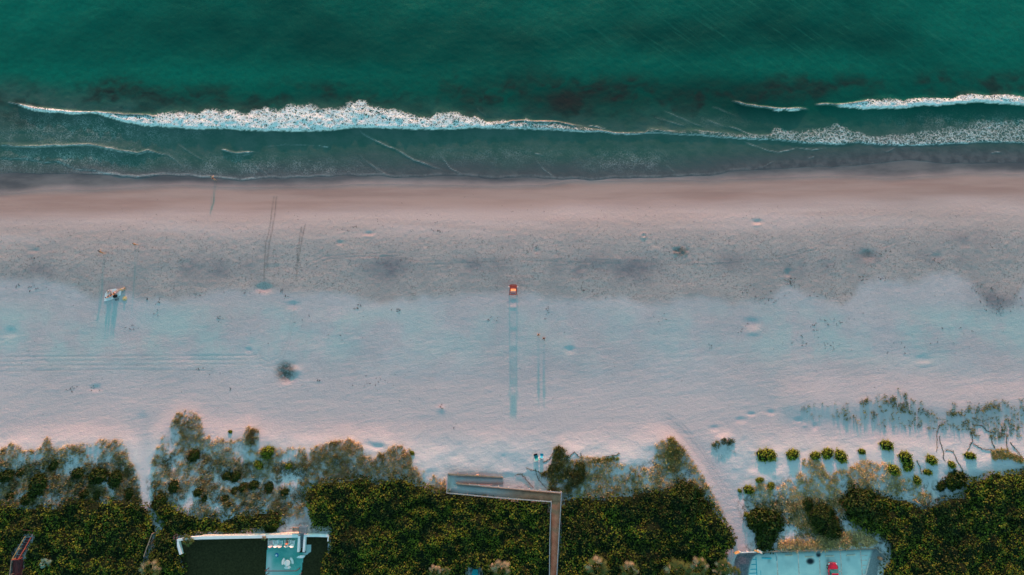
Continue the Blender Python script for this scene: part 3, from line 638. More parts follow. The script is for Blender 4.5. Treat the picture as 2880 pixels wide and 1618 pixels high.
# ------------------------------------------------------------------ white garden wall
def wallrun(name, pts, z0, z1, th, mat, parent=None, ztop=None):
    """thick wall along plan points (coordinates at its top)"""
    W_ = [Vector(hit(a, b, z1)) for a, b in pts]; bm = bmesh.new(); L = []; Rr = []
    for i, p in enumerate(W_):
        d = (W_[min(i+1, len(W_)-1)]-W_[max(i-1, 0)]).normalized(); n = Vector((-d.y, d.x))*th/2
        if 0 < i < len(W_)-1:
            d1 = (W_[i]-W_[i-1]).normalized(); n = n/max(.5, abs(d.dot(d1)))
        L.append(p+n); Rr.append(p-n)
    aprism(bm, [(*v,) for v in L]+[(*v,) for v in Rr[::-1]], z0, z1)
    bmesh.ops.triangulate(bm, faces=[f for f in bm.faces if len(f.verts) > 4])
    return bobj(name, bm, mat, parent)
ZW = ZP+.85
g = empty('garden_wall', (*hit(690, 1514, ZP), ZP)); tag(g, 'long white rendered wall along the top of the lawn and patio', 'wall')
def par(o, e):
    o.parent = e; o.matrix_parent_inverse = e.matrix_world.inverted() if False else Matrix.Translation(-e.location); return o
par(wallrun('wall_run', [(524,1515.3),(569,1512.6),(690,1510.6),(838.5,1508)], 1.6, ZW, .52, M['white']), g)
par(wallrun('side_return', [(523.5,1515.3),(500,1519.5),(501,1535),(508,1560)], 1.6, ZW-.02, .40, M['white']), g)
par(wallrun('sunlit_cream', [(569,1508.2),(690,1505.6),(846,1502.8)], 2.2, ZW-.12, .34, M['sunlit_cream']), g)  # added cream strip standing for the wall's sunlit north face
par(wallrun('stair_cheek', [(841,1508),(838.6,1553)], 1.6, ZW+.02, .36, M['white']), g)
g2 = empty('garden_wall', (*hit(890, 1507, ZP), ZP)); tag(g2, 'short white wall right of the garden steps, bent at its end', 'wall')
par(wallrun('wall_run', [(854.5,1507.0),(890,1507.0),(923,1508.0)], 1.6, ZW, .42, M['white']), g2)
par(wallrun('side_return', [(923.5,1507.8),(922,1523)], 1.6, ZW-.02, .22, M['white']), g2)
par(wallrun('stair_cheek', [(857,1508),(853.5,1553)], 1.6, ZW+.02, .34, M['white']), g2)
# steps between the cheeks
st_g = empty('garden_steps', (*hit(848, 1530, ZP), ZP)); tag(st_g, 'grey steps between two white cheek walls leading off the patio', 'steps')
nst = 8
for k in range(nst):
    y0 = 1500+k*5.2; z = ZP+.9-(k+.5)*.9/nst
    a = Vector(hit(848.6-k*.35, y0, z)); b = Vector(hit(848.6-(k+1)*.35, y0+5.2, z)); bm = bmesh.new()
    abox(bm, ((a.x+b.x)/2, (a.y+b.y)/2, (z+ZP)/2), (.68, abs(b.y-a.y)-.05, z-ZP))
    par(bobj('tread', bm, M['grey']), st_g)
ld = empty('landing_deck', (*hit(853, 1490, ZP+.9), ZP+.9)); tag(ld, 'small grey plank landing with rails at the head of the garden steps', 'deck')
bm = bmesh.new(); c = hit(853, 1490, ZP+.95)
for k in range(9): abox(bm, (c[0]-.68+k*.17, c[1], ZP+.95), (.14, 1.35, .05))
par(bobj('deck', bm, M['grey']), ld)
for sx in (-1, 1):
    for sy in (-1, 1):
        bm = bmesh.new(); abox(bm, (c[0]+sx*.72, c[1]+sy*.62, ZP+1.0), (.09, .09, 1.9)); par(bobj('post', bm, M['greyrail']), ld)
bm = bmesh.new(); abox(bm, (c[0], c[1]+.66, ZP+1.95), (1.6, .12, .05)); abox(bm, (c[0]+.74, c[1], ZP+1.955), (.10, 1.2, .05)); par(bobj('handrail', bm, M['greyrail']), ld)
bn = empty('wooden_bench', (*hit(831, 1490, ZP+.3), ZP+.3)); tag(bn, 'low brown wooden bench left of the grey landing deck', 'bench')
c = hit(831, 1489.5, ZP+.9); bm = bmesh.new()
for k in range(4): abox(bm, (c[0], c[1]-.27+k*.18, ZP+.8), (1.15, .13, .04))
par(bobj('seat', bm, M['timber']), bn)
for sx in (-1, 1):
    bm = bmesh.new(); abox(bm, (c[0]+sx*.5, c[1], ZP+.45), (.08, .6, .66)); par(bobj('leg', bm, M['timber']), bn)
bm = bmesh.new(); abox(bm, (c[0], c[1]+.36, ZP+1.0), (1.15, .05, .3)); par(bobj('backrest', bm, M['timber']), bn)
# rounded kerb seat at the foot of the steps
pk = [Vector(hit(*p, ZP+.5)) for p in ((833.5,1570),(836.5,1565.5),(844,1563.5),(851,1563),(856.5,1565),(855,1568.5),(851,1570.5),(843,1570.8))]
bm = bmesh.new(); aprism(bm, [(p.x, p.y) for p in pk], ZP, ZP+.5); tag(bobj('kerb_seat', bm, M['white'], bevel=.06), 'white rounded low wall at the foot of the garden steps', 'low wall')
# dark beam
for k, (y, lab, x1) in enumerate(((1606.5,'thin dark red beam crossing the lower patio',833.5),(1620,'dark red beam at the bottom edge of the patio',840))):
    A = Vector((*hit(745, y, ZP+2.1), ZP+2.1)); B = Vector((*hit(x1, y-.3, ZP+2.1), ZP+2.1)); e = empty('pergola_beam', (A.x, A.y, ZP)); tag(e, lab, 'beam')
    bm = bmesh.new(); abar(bm, A, B, .11, .14); par(bobj('beam', bm, M['darkred']), e)
    for p in (A, B):
        bm = bmesh.new(); abox(bm, (p.x, p.y, ZP+1.03), (.10, .10, 2.0)); par(bobj('post', bm, M['darkred']), e)

# ------------------------------------------------------------------ adirondack chairs
def adirondack(px_, py_, mat, matb, label, rz=0):
    x, y = hit(px_, py_, ZP+.4); e = empty('patio_chair', (x, y, ZP+.03), rz); tag(e, label, 'chair', 'patio chairs in a row below the white wall')
    bm = bmesh.new()
    for k in range(5): abox(bm, (0, .30-k*.13, .38-k*.03), (.56, .11, .03), rx=.2)
    bobj('seat', bm, mat, e)
    bm = bmesh.new(); n = 6     # fan back leaning to -y, rounded top
    for k in range(n):
        t = (k-(n-1)/2)/(n-1)*2; L = .82-.20*t*t
        a = Vector((t*.22, -.24, .30)); b = Vector((t*.34, -.24-L*.62, .30+L*.78)); d = (b-a)
        q = d.to_track_quat('Z', 'Y').to_matrix().to_4x4()
        bmesh.ops.create_cube(bm, size=1, matrix=Matrix.Translation((a+b)/2) @ q @ Matrix.Diagonal((.118, .03, d.length, 1)))
    bobj('backrest', bm, matb, e)
    for s in (-1, 1):
        bm = bmesh.new(); abox(bm, (s*.36, .08, .56), (.14, .74, .035)); bobj('armrest', bm, mat, e)
        bm = bmesh.new(); abox(bm, (s*.33, .38, .27), (.06, .09, .54)); abar(bm, (s*.31, .36, .30), (s*.27, -.52, .06), .04, .12); bobj('leg', bm, mat, e)
    return e
adirondack(761.5,1526.5,M['pinkplast'],M['pinkplast'],'pale pink patio chair, leftmost of the row', .12)
adirondack(776,1526.5,M['plast'],M['plast'],'white patio chair second from the left in the row', .05)
adirondack(789.5,1526.5,M['tealplast'],M['pinkplast'],'pale green patio chair with a pinkish back, third in the row', -.12)
adirondack(807.5,1526,M['plast'],M['plast'],'white patio chair holding the person in red', 0)
adirondack(823,1526.5,M['plast'],M['plast'],'white patio chair at the right end of the row, beside the steps', -.08)
# round table + three curved benches
tx, ty = hit(807.5, 1584, ZP+.74)
e = empty('round_table', (tx, ty, ZP+.03)); tag(e, 'round white table in the middle of the patio with three curved benches', 'table')
bm = bmesh.new(); alathe(bm, [(.50,.69),(.54,.70),(.54,.74),(.50,.75)], 28); bobj('tabletop', bm, M['plast'], e)
bm = bmesh.new(); alathe(bm, [(.28,0),(.26,.05),(.08,.10),(.08,.66),(.2,.69)], 16); bobj('pedestal', bm, M['plast'], e)
for a0, lab in ((25,'curved white bench at the upper right of the round table'),(165,'curved white bench at the left of the round table'),(272,'curved white bench below the round table')):
    e = empty('curved_bench', (tx, ty, ZP+.03), R(a0)); tag(e, lab, 'bench', 'curved benches round the patio table')
    bm = bmesh.new(); n = 10; A = [R(-36+72*k/(n-1)) for k in range(n)]
    aprism(bm, [(1.06*math.cos(t), 1.06*math.sin(t)) for t in A]+[(.66*math.cos(t), .66*math.sin(t)) for t in A[::-1]], .40, .46)
    bmesh.ops.triangulate(bm, faces=[f for f in bm.faces if len(f.verts) > 4]); bobj('seat', bm, M['plast'], e)
    for s in (-24, 24):
        bm = bmesh.new(); abox(bm, (.86*math.cos(R(s)), .86*math.sin(R(s)), .2), (.28, .07, .4), rz=R(s)); bobj('leg', bm, M['plast'], e)
# umbrella base like stand with blue foot
x, y = hit(777.5, 1562, ZP+.2); e = empty('umbrella_base', (x, y, ZP+.03)); tag(e, 'small white umbrella stand on a blue foot on the patio', 'umbrella base')
bm = bmesh.new(); alathe(bm, [(.34,0),(.34,.08),(.26,.14)], 6); bobj('foot', bm, M['bluewh'], e)
bm = bmesh.new(); alathe(bm, [(.15,.14),(.17,.30),(.05,.36),(.05,.5)], 12); bobj('socket', bm, M['plast'], e)
# ------------------------------------------------------------------ parking barrier and gate
def rail_fence(name, pts, zt, label, cat, mat, z0, wd=.14, ht=.2, every=2.4, group=None):
    P = [Vector((*hit(a, b, zt), zt)) for a, b in pts]; e = empty(name, (P[0].x, P[0].y, z0)); tag(e, label, cat, group)
    bm = bmesh.new()
    for a, b in zip(P, P[1:]): abar(bm, a, b, wd, ht)
    par(bobj('rail', bm, mat), e)
    for a, b in zip(P, P[1:]):
        n = max(1, round((b-a).length/every))
        for k in range(n+1 if b is P[-1] else n):
            p = a.lerp(b, k/n); bm = bmesh.new(); abox(bm, (p.x, p.y, (z0+zt-ht/2)/2-.01), (.13, .13, zt-ht/2-z0)); par(bobj('post', bm, mat), e)
    return e
rail_fence('timber_barrier', [(2143,1553.6),(2185,1551),(2300,1549),(2464,1542.6)], ZL+.62, 'low weathered timber barrier along the top of the car park', 'barrier', M['timber'], ZL-.3)
rail_fence('rope_barrier', [(2465,1543),(2478,1555),(2493,1568)], ZL+.6, 'thin pale rope barrier sloping down from the end of the timber barrier', 'barrier', M['rope'], ZL-.2, .05, .05, 1.4)
e = rail_fence('beach_access_gate', [(2083,1554),(2126,1553)], ZL+1.0, 'white board gate closing the sandy beach path', 'gate', M['plast'], ZL-.2, .10, .12, 1.5)
bm = bmesh.new(); A = Vector((*hit(2083.5, 1555, ZL+.7), ZL+.7)); B = Vector((*hit(2125.5, 1554, ZL+.7), ZL+.7)); abar(bm, A, B, .05, .22); abar(bm, A-Vector((0, 0, .35)), B-Vector((0, 0, .35)), .05, .22); par(bobj('board', bm, M['pinkplast']), e)
def panel(name, a, b, z, wd, mat, label, tilt=.0):
    A = Vector((*hit(*a, z), z)); B = Vector((*hit(*b, z), z)); e = empty(name, ((A.x+B.x)/2, (A.y+B.y)/2, ZL)); tag(e, label, 'sign board')
    bm = bmesh.new(); d = (B-A); q = d.to_track_quat('X', 'Z').to_matrix().to_4x4()
    bmesh.ops.create_cube(bm, size=1, matrix=Matrix.Translation((A+B)/2) @ q @ Matrix.Rotation(tilt, 4, 'X') @ Matrix.Diagonal((d.length, wd, .06, 1))); par(bobj('board', bm, mat), e)
    for p in (A.lerp(B, .15), A.lerp(B, .85)):
        bm = bmesh.new(); abox(bm, (p.x, p.y-.05, ZL-.1+(z-ZL)/2), (.09, .09, z-ZL)); par(bobj('post', bm, M['timber']), e)
panel('sign_board', (2065.5,1557), (2079,1552), ZL+1.0, .45, M['ochre'], 'slanting board in sunlit orange at the left end of the white gate', -.6)
panel('sign_board', (2122,1548), (2134,1553), ZL+1.0, .28, M['ochre'], 'narrow board in sunlit orange at the right end of the white gate', -.5)
panel('sign_board', (2129,1548), (2144,1555), ZL+.8, .42, M['sunlit_cream'], 'cream board lying aslant beside the start of the timber barrier', -.3)
p = hit(2477, 1572, ZL+.7); e = empty('litter_bin', (p[0], p[1], ZL)); tag(e, 'small round brown litter bin right of the car park', 'bin')
bm = bmesh.new(); alathe(bm, [(.24,0),(.28,.1),(.30,.75),(.28,.78)], 14); bobj('body', bm, M['bin'], e)
bm = bmesh.new(); alathe(bm, [(.32,.78),(.32,.83),(.18,.96),(.05,.98)], 14); bobj('lid', bm, M['bin'], e)

# ------------------------------------------------------------------ boardwalk
bw = empty('boardwalk', (*hit(1562, 1400, 3.4), 2.4)); tag(bw, 'weathered wooden boardwalk crossing the thicket and doubling back down to the beach', 'boardwalk')
def quadstrip(name, pts, mat, attr=None, th=.12, parent=bw):
    """pts: list of (left px, right px, z) cross sections"""
    V = []; F = []; at = []
    for (l, r, z, s) in pts:
        for p in (l, r): V.append((*hit(*p, z), z)); at.append(s)
        for p in (l, r): V.append((*hit(*p, z)[:2], z-th)); at.append(s)
    for i in range(len(pts)-1):
        a = i*4; b = a+4; F += [(a, a+1, b+1, b), (a+2, b+2, b+3, a+3), (a, b, b+2, a+2), (a+1, a+3, b+3, b+1)]
    o = npmesh(name, V, F, mat, smooth=False, attrs=dict(sandy=at)); par(o, parent); return o
def lerp(a, b, t): return (a[0]+(b[0]-a[0])*t, a[1]+(b[1]-a[1])*t)
sec = [((1547.5,1790),(1564,1790),3.5,0),((1546.5,1640),(1566,1640),3.5,0),((1547.5,1520),(1570,1520),3.5,0),((1552,1412),(1578.5,1412),3.45,0)]
quadstrip('deck', sec, M['deck'])
low = [((1578.5,1387.5),(1578.5,1412.1),3.445,0.0),((1552,1385),(1552,1412),3.44,0)]
for t in np.linspace(.12, 1, 8):
    low.append((lerp((1552,1385),(1284,1361.5),t), lerp((1552,1411.5),(1258.5,1386),t), 3.42-.75*t, float(ss(.25, .7, t))))
quadstrip('deck', low, M['deck'])
quadstrip('deck', [((1258.5,1386),(1284,1363),2.66,1.0),((1258.5,1360),(1284,1361),2.66,1),((1261,1334.5),(1284,1336),2.62,1)], M['deck'])
up = []
for t in np.linspace(0, 1, 5): up.append((lerp((1284,1336),(1415,1343),t), lerp((1284,1361),(1415,1362),t), 2.62-.5*t, 1.0))
quadstrip('deck', up, M['deck'])
def handrail(pts, every=1.8, mat=M['rail'], wd=.14):
    P = [Vector((*hit(a, b, z+.0), z)) for a, b, z in pts]; bm = bmesh.new()
    for a, b in zip(P, P[1:]): abar(bm, a, b, wd, .05); abar(bm, a-Vector((0, 0, .38)), b-Vector((0, 0, .38)), .04, .09)
    par(bobj('handrail', bm, mat), bw)
    for a, b in zip(P, P[1:]):
        n = max(1, round((b-a).length/every))
        for k in range(n):
            p = a.lerp(b, k/n); bm = bmesh.new(); abox(bm, (p.x, p.y, p.z-.68), (.10, .10, 1.30)); par(bobj('post', bm, mat), bw)
    p = P[-1]; bm = bmesh.new(); abox(bm, (p.x, p.y, p.z-.66), (.11, .11, 1.44)); par(bobj('post', bm, mat), bw)
handrail([(1579.5,1385.7,4.3),(1574,1475,4.35),(1569,1562,4.35),(1565,1640,4.35),(1563,1790,4.35)], mat=M['greyrail'])
handrail([(1550.8,1412,4.3),(1548.5,1450,4.35),(1546.4,1520,4.35),(1545,1640,4.35),(1545,1790,4.35)], mat=M['greyrail'])
handrail([(1579,1385.5,4.3),(1430,1372,3.85),(1320,1363.5,3.55)], mat=M['rail'])
handrail([(1342,1364.5,3.5),(1312,1363,3.42),(1284,1360,3.35)], mat=M['timber'], wd=.2)
handrail([(1550.5,1411.5,4.3),(1400,1400,3.8),(1256.4,1386.8,3.42)], mat=M['rail'], wd=.17)
handrail([(1256.4,1386.8,3.42),(1258,1360,3.35),(1259.7,1333,3.3)], mat=M['greyrail'])
handrail([(1259.7,1333,3.3),(1340,1338,3.1),(1411,1342.5,2.85)], mat=M['timber'], wd=.2)

def kerb(pts, hh=.24, wd=.12):
    P = [Vector((*hit(a, b, z), z)) for a, b, z in pts]; bm = bmesh.new()
    for a, b in zip(P, P[1:]): abar(bm, a+Vector((0, 0, hh/2)), b+Vector((0, 0, hh/2)), wd, hh)
    par(bobj('kerb_board', bm, M['timber']), bw)
kerb([(1577,1387.6,3.44),(1552,1385.4,3.44)]+[(*lerp((1552,1385.2),(1286,1361.8),t), 3.42-.75*t) for t in (.3,.6,1)])
kerb([(1260,1335.5,2.62),(1284,1336.3,2.62)]+[(*lerp((1284,1336.5),(1415,1343.5),t), 2.62-.5*t) for t in (.5,1)], .30, .16)
# ------------------------------------------------------------------ red walkway, left
rw = empty('dune_walkway', (*hit(55, 1580, 3.5), 2.6)); tag(rw, 'dark red wooden walkway with handrails coloured orange by the sun at the lower left', 'walkway')
quadstrip('deck', [((30,1790),(58,1790),3.2,0),((32,1640),(60,1640),3.2,0),((36,1577),(64,1574),3.25,0)], M['darkred'], parent=rw)
for k in range(9):
    t = (k+.5)/9; a = lerp((41,1574),(74,1512),t); b = lerp((58,1574),(90,1512),t); z = 3.22-.5*t
    A = Vector((*hit(*a, z), z)); B = Vector((*hit(*b, z), z)); bm = bmesh.new(); abar(bm, A, B, .30, .05); par(bobj('tread', bm, M['darkred']), rw)
def rrail(pts, mat, wd=.09):
    P = [Vector((*hit(a, b, z), z)) for a, b, z in pts]; bm = bmesh.new()
    for a, b in zip(P, P[1:]): abar(bm, a, b, wd, .09)
    par(bobj('handrail', bm, mat), rw)
    for p in P:
        bm = bmesh.new(); abox(bm, (p.x, p.y, p.z-.55), (.09, .09, 1.0)); par(bobj('post', bm, mat), rw)
rrail([(69,1511,3.9),(50,1546,4.15),(33,1574.5,4.4)], M['ochre'])
rrail([(86.5,1512.5,3.9),(68,1546,4.15),(51.5,1573,4.4)], M['redwood'], .14)
rrail([(33,1575,4.41),(52,1573.5,4.41)], M['orange'], .13)
rrail([(32,1577,4.35),(27,1618,4.35),(26,1700,4.35)], M['timber']); rrail([(48,1577,4.35),(42,1618,4.35),(40,1700,4.35)], M['darkred']); rrail([(63,1600,4.2),(60,1640,4.2)], M['darkred'])
rrail([(65,1491,3.6),(104,1494.5,3.6)], M['redwood'])
rail_fence('wooden_handrail', [(427.5,1502),(415,1535),(404,1566)], 3.9, 'single thin wooden handrail leading down between two thickets', 'handrail', M['timber'], 2.4, .12, .10, 1.6)

# ------------------------------------------------------------------ lifeguard stand
gp = place(1443.5, 817); gz = gp.z
lg = empty('lifeguard_stand', gp); tag(lg, 'orange red wooden lifeguard stand alone in the middle of the beach', 'lifeguard stand')
O = M['orange']
for sx in (-1, 1):
    for sy in (-1, 1):
        bm = bmesh.new(); abar(bm, (sx*.72, sy*.86, 0), (sx*.56, sy*.60, 2.3 if sy > 0 else 2.95), .11, .11); bobj('leg', bm, O, lg)
    bm = bmesh.new(); abox(bm, (sx*.60, .0, 2.42), (.14, 1.25, .06)); bobj('armrest', bm, O, lg)
    bm = bmesh.new(); abar(bm, (sx*.70, -.8, .4), (sx*.62, .6, 1.9), .04, .12); bobj('brace', bm, O, lg)
    bm = bmesh.new(); abar(bm, (sx*.62, -.62, 1.0), (sx*.62, .7, 1.0), .04, .12); bobj('brace', bm, O, lg)
bm = bmesh.new()
for k in range(5): abox(bm, (0, -.32+k*.17, 2.0), (1.1, .14, .04))
bobj('seat', bm, O, lg)
bm = bmesh.new()
for k in range(1): abox(bm, (0, -.30, 2.62), (.92, .06, .78), rx=R(38))
bobj('backrest', bm, M['sunlit_orange'], lg)
bm = bmesh.new()
for k in range(4): abox(bm, (0, .42+k*.14, 1.55), (1.1, .11, .04))
bobj('footrest', bm, O, lg)
bm = bmesh.new(); abox(bm, (0, -.78, 1.7), (.80, .22, .05)); bobj('shelf', bm, M['slate'], lg)
for k in range(5):
    bm = bmesh.new(); abox(bm, (0, -.86+.04*k, .3+.42*k), (1.15, .07, .09)); bobj('rung', bm, M['pinkplast'] if k == 3 else O, lg)
for sx in (-1, 1):
    bm = bmesh.new(); alathe(bm, [(.05,0),(.17,.03),(.17,.09),(.05,.12)], 12, (sx*.80, .30, 2.30)); bobj('ring', bm, M['pinkplast'], lg)

# ------------------------------------------------------------------ car
def car(px_, py_, label):
    x, y = hit(px_, py_, ZL+.5); e = empty('red_car', (x, y, ZL), 0); tag(e, label, 'car')
    # local: nose at +y 0, extends to -4.4
    ST = [(0.0,.52,.52,.30),(-.10,.70,.62,.28),(-.35,.80,.70,.24),(-.8,.86,.78,.22),(-1.15,.88,.86,.2),(-2.2,.89,.90,.2),(-3.4,.88,.92,.2),(-4.0,.84,.90,.22),(-4.3,.74,.80,.26),(-4.4,.60,.66,.32)]
    V = []; F = []; n = 14
    for (yy, hw_, top, bot) in ST:
        for k in range(n):
            t = 2*math.pi*k/n; cx = math.copysign(abs(math.cos(t))**.45, math.cos(t)); cz = math.copysign(abs(math.sin(t))**.6, math.sin(t))
            V.append((cx*hw_, yy, (top+bot)/2+cz*(top-bot)/2))
    for i in range(len(ST)-1):
        for k in range(n): F.append((i*n+k, i*n+(k+1) % n, (i+1)*n+(k+1) % n, (i+1)*n+k))
    bm = bmesh.new(); vs = [bm.verts.new(v) for v in V]; [bm.faces.new([vs[i] for i in f]) for f in F]; bm.faces.new(vs[:n][::-1]); bm.faces.new(vs[-n:])
    o = bobj('body', bm, M['red'], e, True); m = o.modifiers.new('sub', 'SUBSURF'); m.levels = m.render_levels = 1
    def loft(name, secs, mat):
        bm = bmesh.new(); rings = []
        for (yy, hb, zb, ht_, zt) in secs:
            rings.append([bm.verts.new(v) for v in ((-hb, yy, zb), (-ht_, yy, zt), (ht_, yy, zt), (hb, yy, zb))])
        for a, b in zip(rings, rings[1:]):
            for k in range(3): bm.faces.new((a[k], a[k+1], b[k+1], b[k]))
            bm.faces.new((a[3], a[0], b[0], b[3]))
        bm.faces.new(rings[0]); bm.faces.new(rings[-1][::-1]); bobj(name, bm, mat, e, bevel=.03)
    loft('windscreen', [(-1.12,.74,.84,.70,.86),(-1.75,.76,.86,.58,1.34)], M['glass'])
    loft('side_glass', [(-1.751,.76,.86,.58,1.33),(-3.0,.76,.88,.58,1.34)], M['glass'])
    loft('rear_window', [(-3.001,.75,.88,.58,1.32),(-3.75,.70,.88,.62,.92)], M['glass'])
    loft('roof', [(-1.70,.60,1.325,.56,1.37),(-2.4,.61,1.335,.57,1.42),(-3.1,.60,1.32,.55,1.37)], M['red'])
    for s in (-1, 1):
        bm = bmesh.new(); bmesh.ops.create_uvsphere(bm, u_segments=10, v_segments=6, radius=1, matrix=Matrix.Translation((s*.66, -.30, .60)) @ Matrix.Rotation(s*.6, 4, 'Z') @ Matrix.Diagonal((.09, .19, .10, 1))); bobj('headlight', bm, M['lamp'], e, True)
        bm = bmesh.new(); bmesh.ops.create_uvsphere(bm, u_segments=10, v_segments=6, radius=1, matrix=Matrix.Translation((s*.98, -1.45, .93)) @ Matrix.Diagonal((.12, .08, .08, 1))); abar(bm, (s*.85, -1.42, .88), (s*.95, -1.45, .92), .05, .05); bobj('mirror', bm, M['red'], e, True)
        bm = bmesh.new(); abox(bm, (s*.6, -4.38, .68), (.28, .05, .14)); bobj('tail_light', bm, M['redwood'], e)
        for yy in (-.85, -3.45):
            w_ = bobj('wheel', bmesh.new(), M['tyre'], e)
            bm = bmesh.new(); bmesh.ops.create_cone(bm, cap_ends=True, segments=20, radius1=.32, radius2=.32, depth=.2, matrix=Matrix.Translation((s*.80, yy, .32)) @ Matrix.Rotation(R(90), 4, 'Y')); bm.to_mesh(w_.data); bm.free()
            bm = bmesh.new(); bmesh.ops.create_cone(bm, cap_ends=True, segments=14, radius1=.19, radius2=.17, depth=.03, matrix=Matrix.Translation((s*.912, yy, .32)) @ Matrix.Rotation(R(90*s), 4, 'Y')); bobj('rim', bm, M['chrome'], w_)
    bm = bmesh.new()
    for s in (0, .25): abar(bm, (-.5+s, -1.14, .90), (.05+s*1.6, -1.30, .99), .03, .02)
    bobj('wiper', bm, M['tyre'], e)
    return e
car(2341, 1581, 'red car parked nose up in the car park at the bottom edge')

# ================================================================== VEGETATION
def leaves(C, L, Wd, tone, nrm_bias=(0, .25, 1), spread=.8, dry=None):
    """diamond leaves at centres C (n,3), length L, width Wd -> verts, quads, attrs"""
    n = len(C); N = rng.normal(size=(n, 3))*spread+np.array(nrm_bias); N /= np.linalg.norm(N, axis=1)[:, None]
    A = rng.normal(size=(n, 3)); A -= (A*N).sum(1)[:, None]*N; A /= np.linalg.norm(A, axis=1)[:, None]; B = np.cross(N, A)
    L = np.broadcast_to(L, (n,))[:, None]; Wd = np.broadcast_to(Wd, (n,))[:, None]
    V = np.stack([C-A*L/2, C+B*Wd/2+N*L*.08, C+A*L/2, C-B*Wd/2+N*L*.08], 1).reshape(-1, 3)
    F = np.arange(n*4).reshape(n, 4); at = dict(tone=np.repeat(tone, 4)); at['dry'] = np.repeat(dry if dry is not None else np.zeros(n), 4)
    return V, F, at
def canopy(name, poly, hgt, label, mat='leaf', dens=26, holes=(), lsize=.36, seed=0, edge=20, lump=.42, cat_kind='stuff'):
    P0 = [hit(a, b, 3.4) for a, b in poly]; P0 = np.array(P0); x0, y0 = P0.min(0); x1, y1 = P0.max(0); st_ = .3
    A, B = np.meshgrid(np.arange(x0-.6, x1+.6, st_), np.arange(y0-.6, y1+.6, st_))
    a, b = proj(A, B, 3.3); ins = inpoly(a, b, poly); dd = pdist(a, b, poly, closed=True)+11*fbm(A/2.2, B/2.2, seed+5, 4)
    hm = np.where(ins, ss(0, edge, dd), 0)
    for h in holes:
        hi_ = inpoly(a, b, h); hd = pdist(a, b, h, closed=True); hm = hm*np.where(hi_, 0, ss(0, 7, hd)); ins &= ~hi_
    zg = terrain(A, B, fine=False)
    rc = np.random.default_rng(seed); nc = int((x1-x0)*(y1-y0)/5.5); cx = rc.uniform(x0, x1, nc); cy = rc.uniform(y0, y1, nc); cr = rc.uniform(1.1, 2.6, nc); ch = rc.uniform(-.1, .35, nc); ctn = rc.normal(0, .22, nc)
    dome = np.full(A.shape, -.6); dt_ = np.zeros(A.shape)
    for i in range(nc):
        i0 = max(0, int((cy[i]-cr[i]-B[0, 0])/st_)); i1 = int((cy[i]+cr[i]-B[0, 0])/st_)+2; j0 = max(0, int((cx[i]-cr[i]-A[0, 0])/st_)); j1 = int((cx[i]+cr[i]-A[0, 0])/st_)+2
        sl = (slice(i0, i1), slice(j0, j1)); q = ((A[sl]-cx[i])**2+(B[sl]-cy[i])**2)/cr[i]**2; hh = ch[i]-.75*q; m_ = hh > dome[sl]; dome[sl] = np.where(m_, hh, dome[sl]); dt_[sl] = np.where(m_, ctn[i], dt_[sl])
    def top(A, B, hm, zg): return zg+hm*(hgt*(.86+.2*fbm(A/5.5, B/5.5, seed+1, 2))+dome*.85+lump*.7*fbm(A/1.6, B/1.6, seed+2, 3))
    Zc = top(A, B, hm, zg)-.10
    keep = (ins & (hm > .03)); f = grid_faces(*A.shape); kf = (keep & (hm > .5)).ravel()[f].all(1)
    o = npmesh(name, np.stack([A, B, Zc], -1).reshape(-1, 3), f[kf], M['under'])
    n = int(((keep).sum()*st_*st_)*dens); idx = np.flatnonzero(keep.ravel()); pk_ = rng.choice(idx, n)
    lx = A.ravel()[pk_]+rng.uniform(-.15, .15, n); ly = B.ravel()[pk_]+rng.uniform(-.15, .15, n); lz = Zc.ravel()[pk_]+rng.uniform(-.10, .22, n)+.06*hm.ravel()[pk_]
    clump = fbm(lx/.85, ly/.85, seed+3, 3); lz += .30*clump
    tone = np.clip(.28+.8*fbm(lx/3.6, ly/3.6, seed+4, 3)+.9*clump+dt_.ravel()[pk_]+rng.normal(0, .25, n), 0, 1)  # raised clumps lighter, gaps darker: highlights and shade put into leaf tone
    V, F, at = leaves(np.stack([lx, ly, lz], 1), rng.uniform(.7, 1.25, n)*lsize, rng.uniform(.6, 1.1, n)*lsize*.8, tone)
    # join leaves into the same mesh
    me = o.data; nv = len(me.vertices)
    V0 = np.zeros(nv*3, np.float32); me.vertices.foreach_get('co', V0)
    F0 = f[kf]; VV = np.concatenate([V0.reshape(-1, 3), V]); FF = np.concatenate([F0, F+nv])
    bpy.data.objects.remove(o); bpy.data.meshes.remove(me)
    o = npmesh(name, VV, FF, None, smooth=False, attrs=dict(tone=np.concatenate([np.zeros(nv), at['tone']]), dry=np.zeros(nv+len(V))))
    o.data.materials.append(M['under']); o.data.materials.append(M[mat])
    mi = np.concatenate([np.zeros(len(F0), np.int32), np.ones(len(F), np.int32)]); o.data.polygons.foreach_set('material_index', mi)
    tag(o, label, None, kind='stuff'); return o
T1 = [(-160,1420),(0,1412),(60,1425),(110,1410),(150,1420),(190,1392),(260,1405),(330,1402),(390,1400),(415,1425),(436,1462),(446,1482),(440,1505),(420,1560),(412,1600),(412,1720),(-160,1720)]
T2 = [(440,1480),(420,1430),(432,1395),(470,1400),(500,1425),(560,1445),(620,1455),(650,1448),(700,1436),(770,1432),(800,1448),(806,1478),(745,1498),(735,1504),(569,1507),(524,1513),(503,1518),(502,1535),(520,1562),(529,1600),(534,1720),(394,1720),(396,1600),(402,1565),(424,1505)]
T3 = [(846,1378),(870,1358),(940,1343),(1000,1336),(1060,1347),(1130,1334),(1180,1352),(1225,1372),(1250,1376),(1400,1390),(1560,1403),(1556,1520),(1553,1720),(890,1720),(893,1640),(896,1570),(908,1545),(919,1530),(921,1497),(866,1492),(868,1478),(858,1440),(848,1400)]
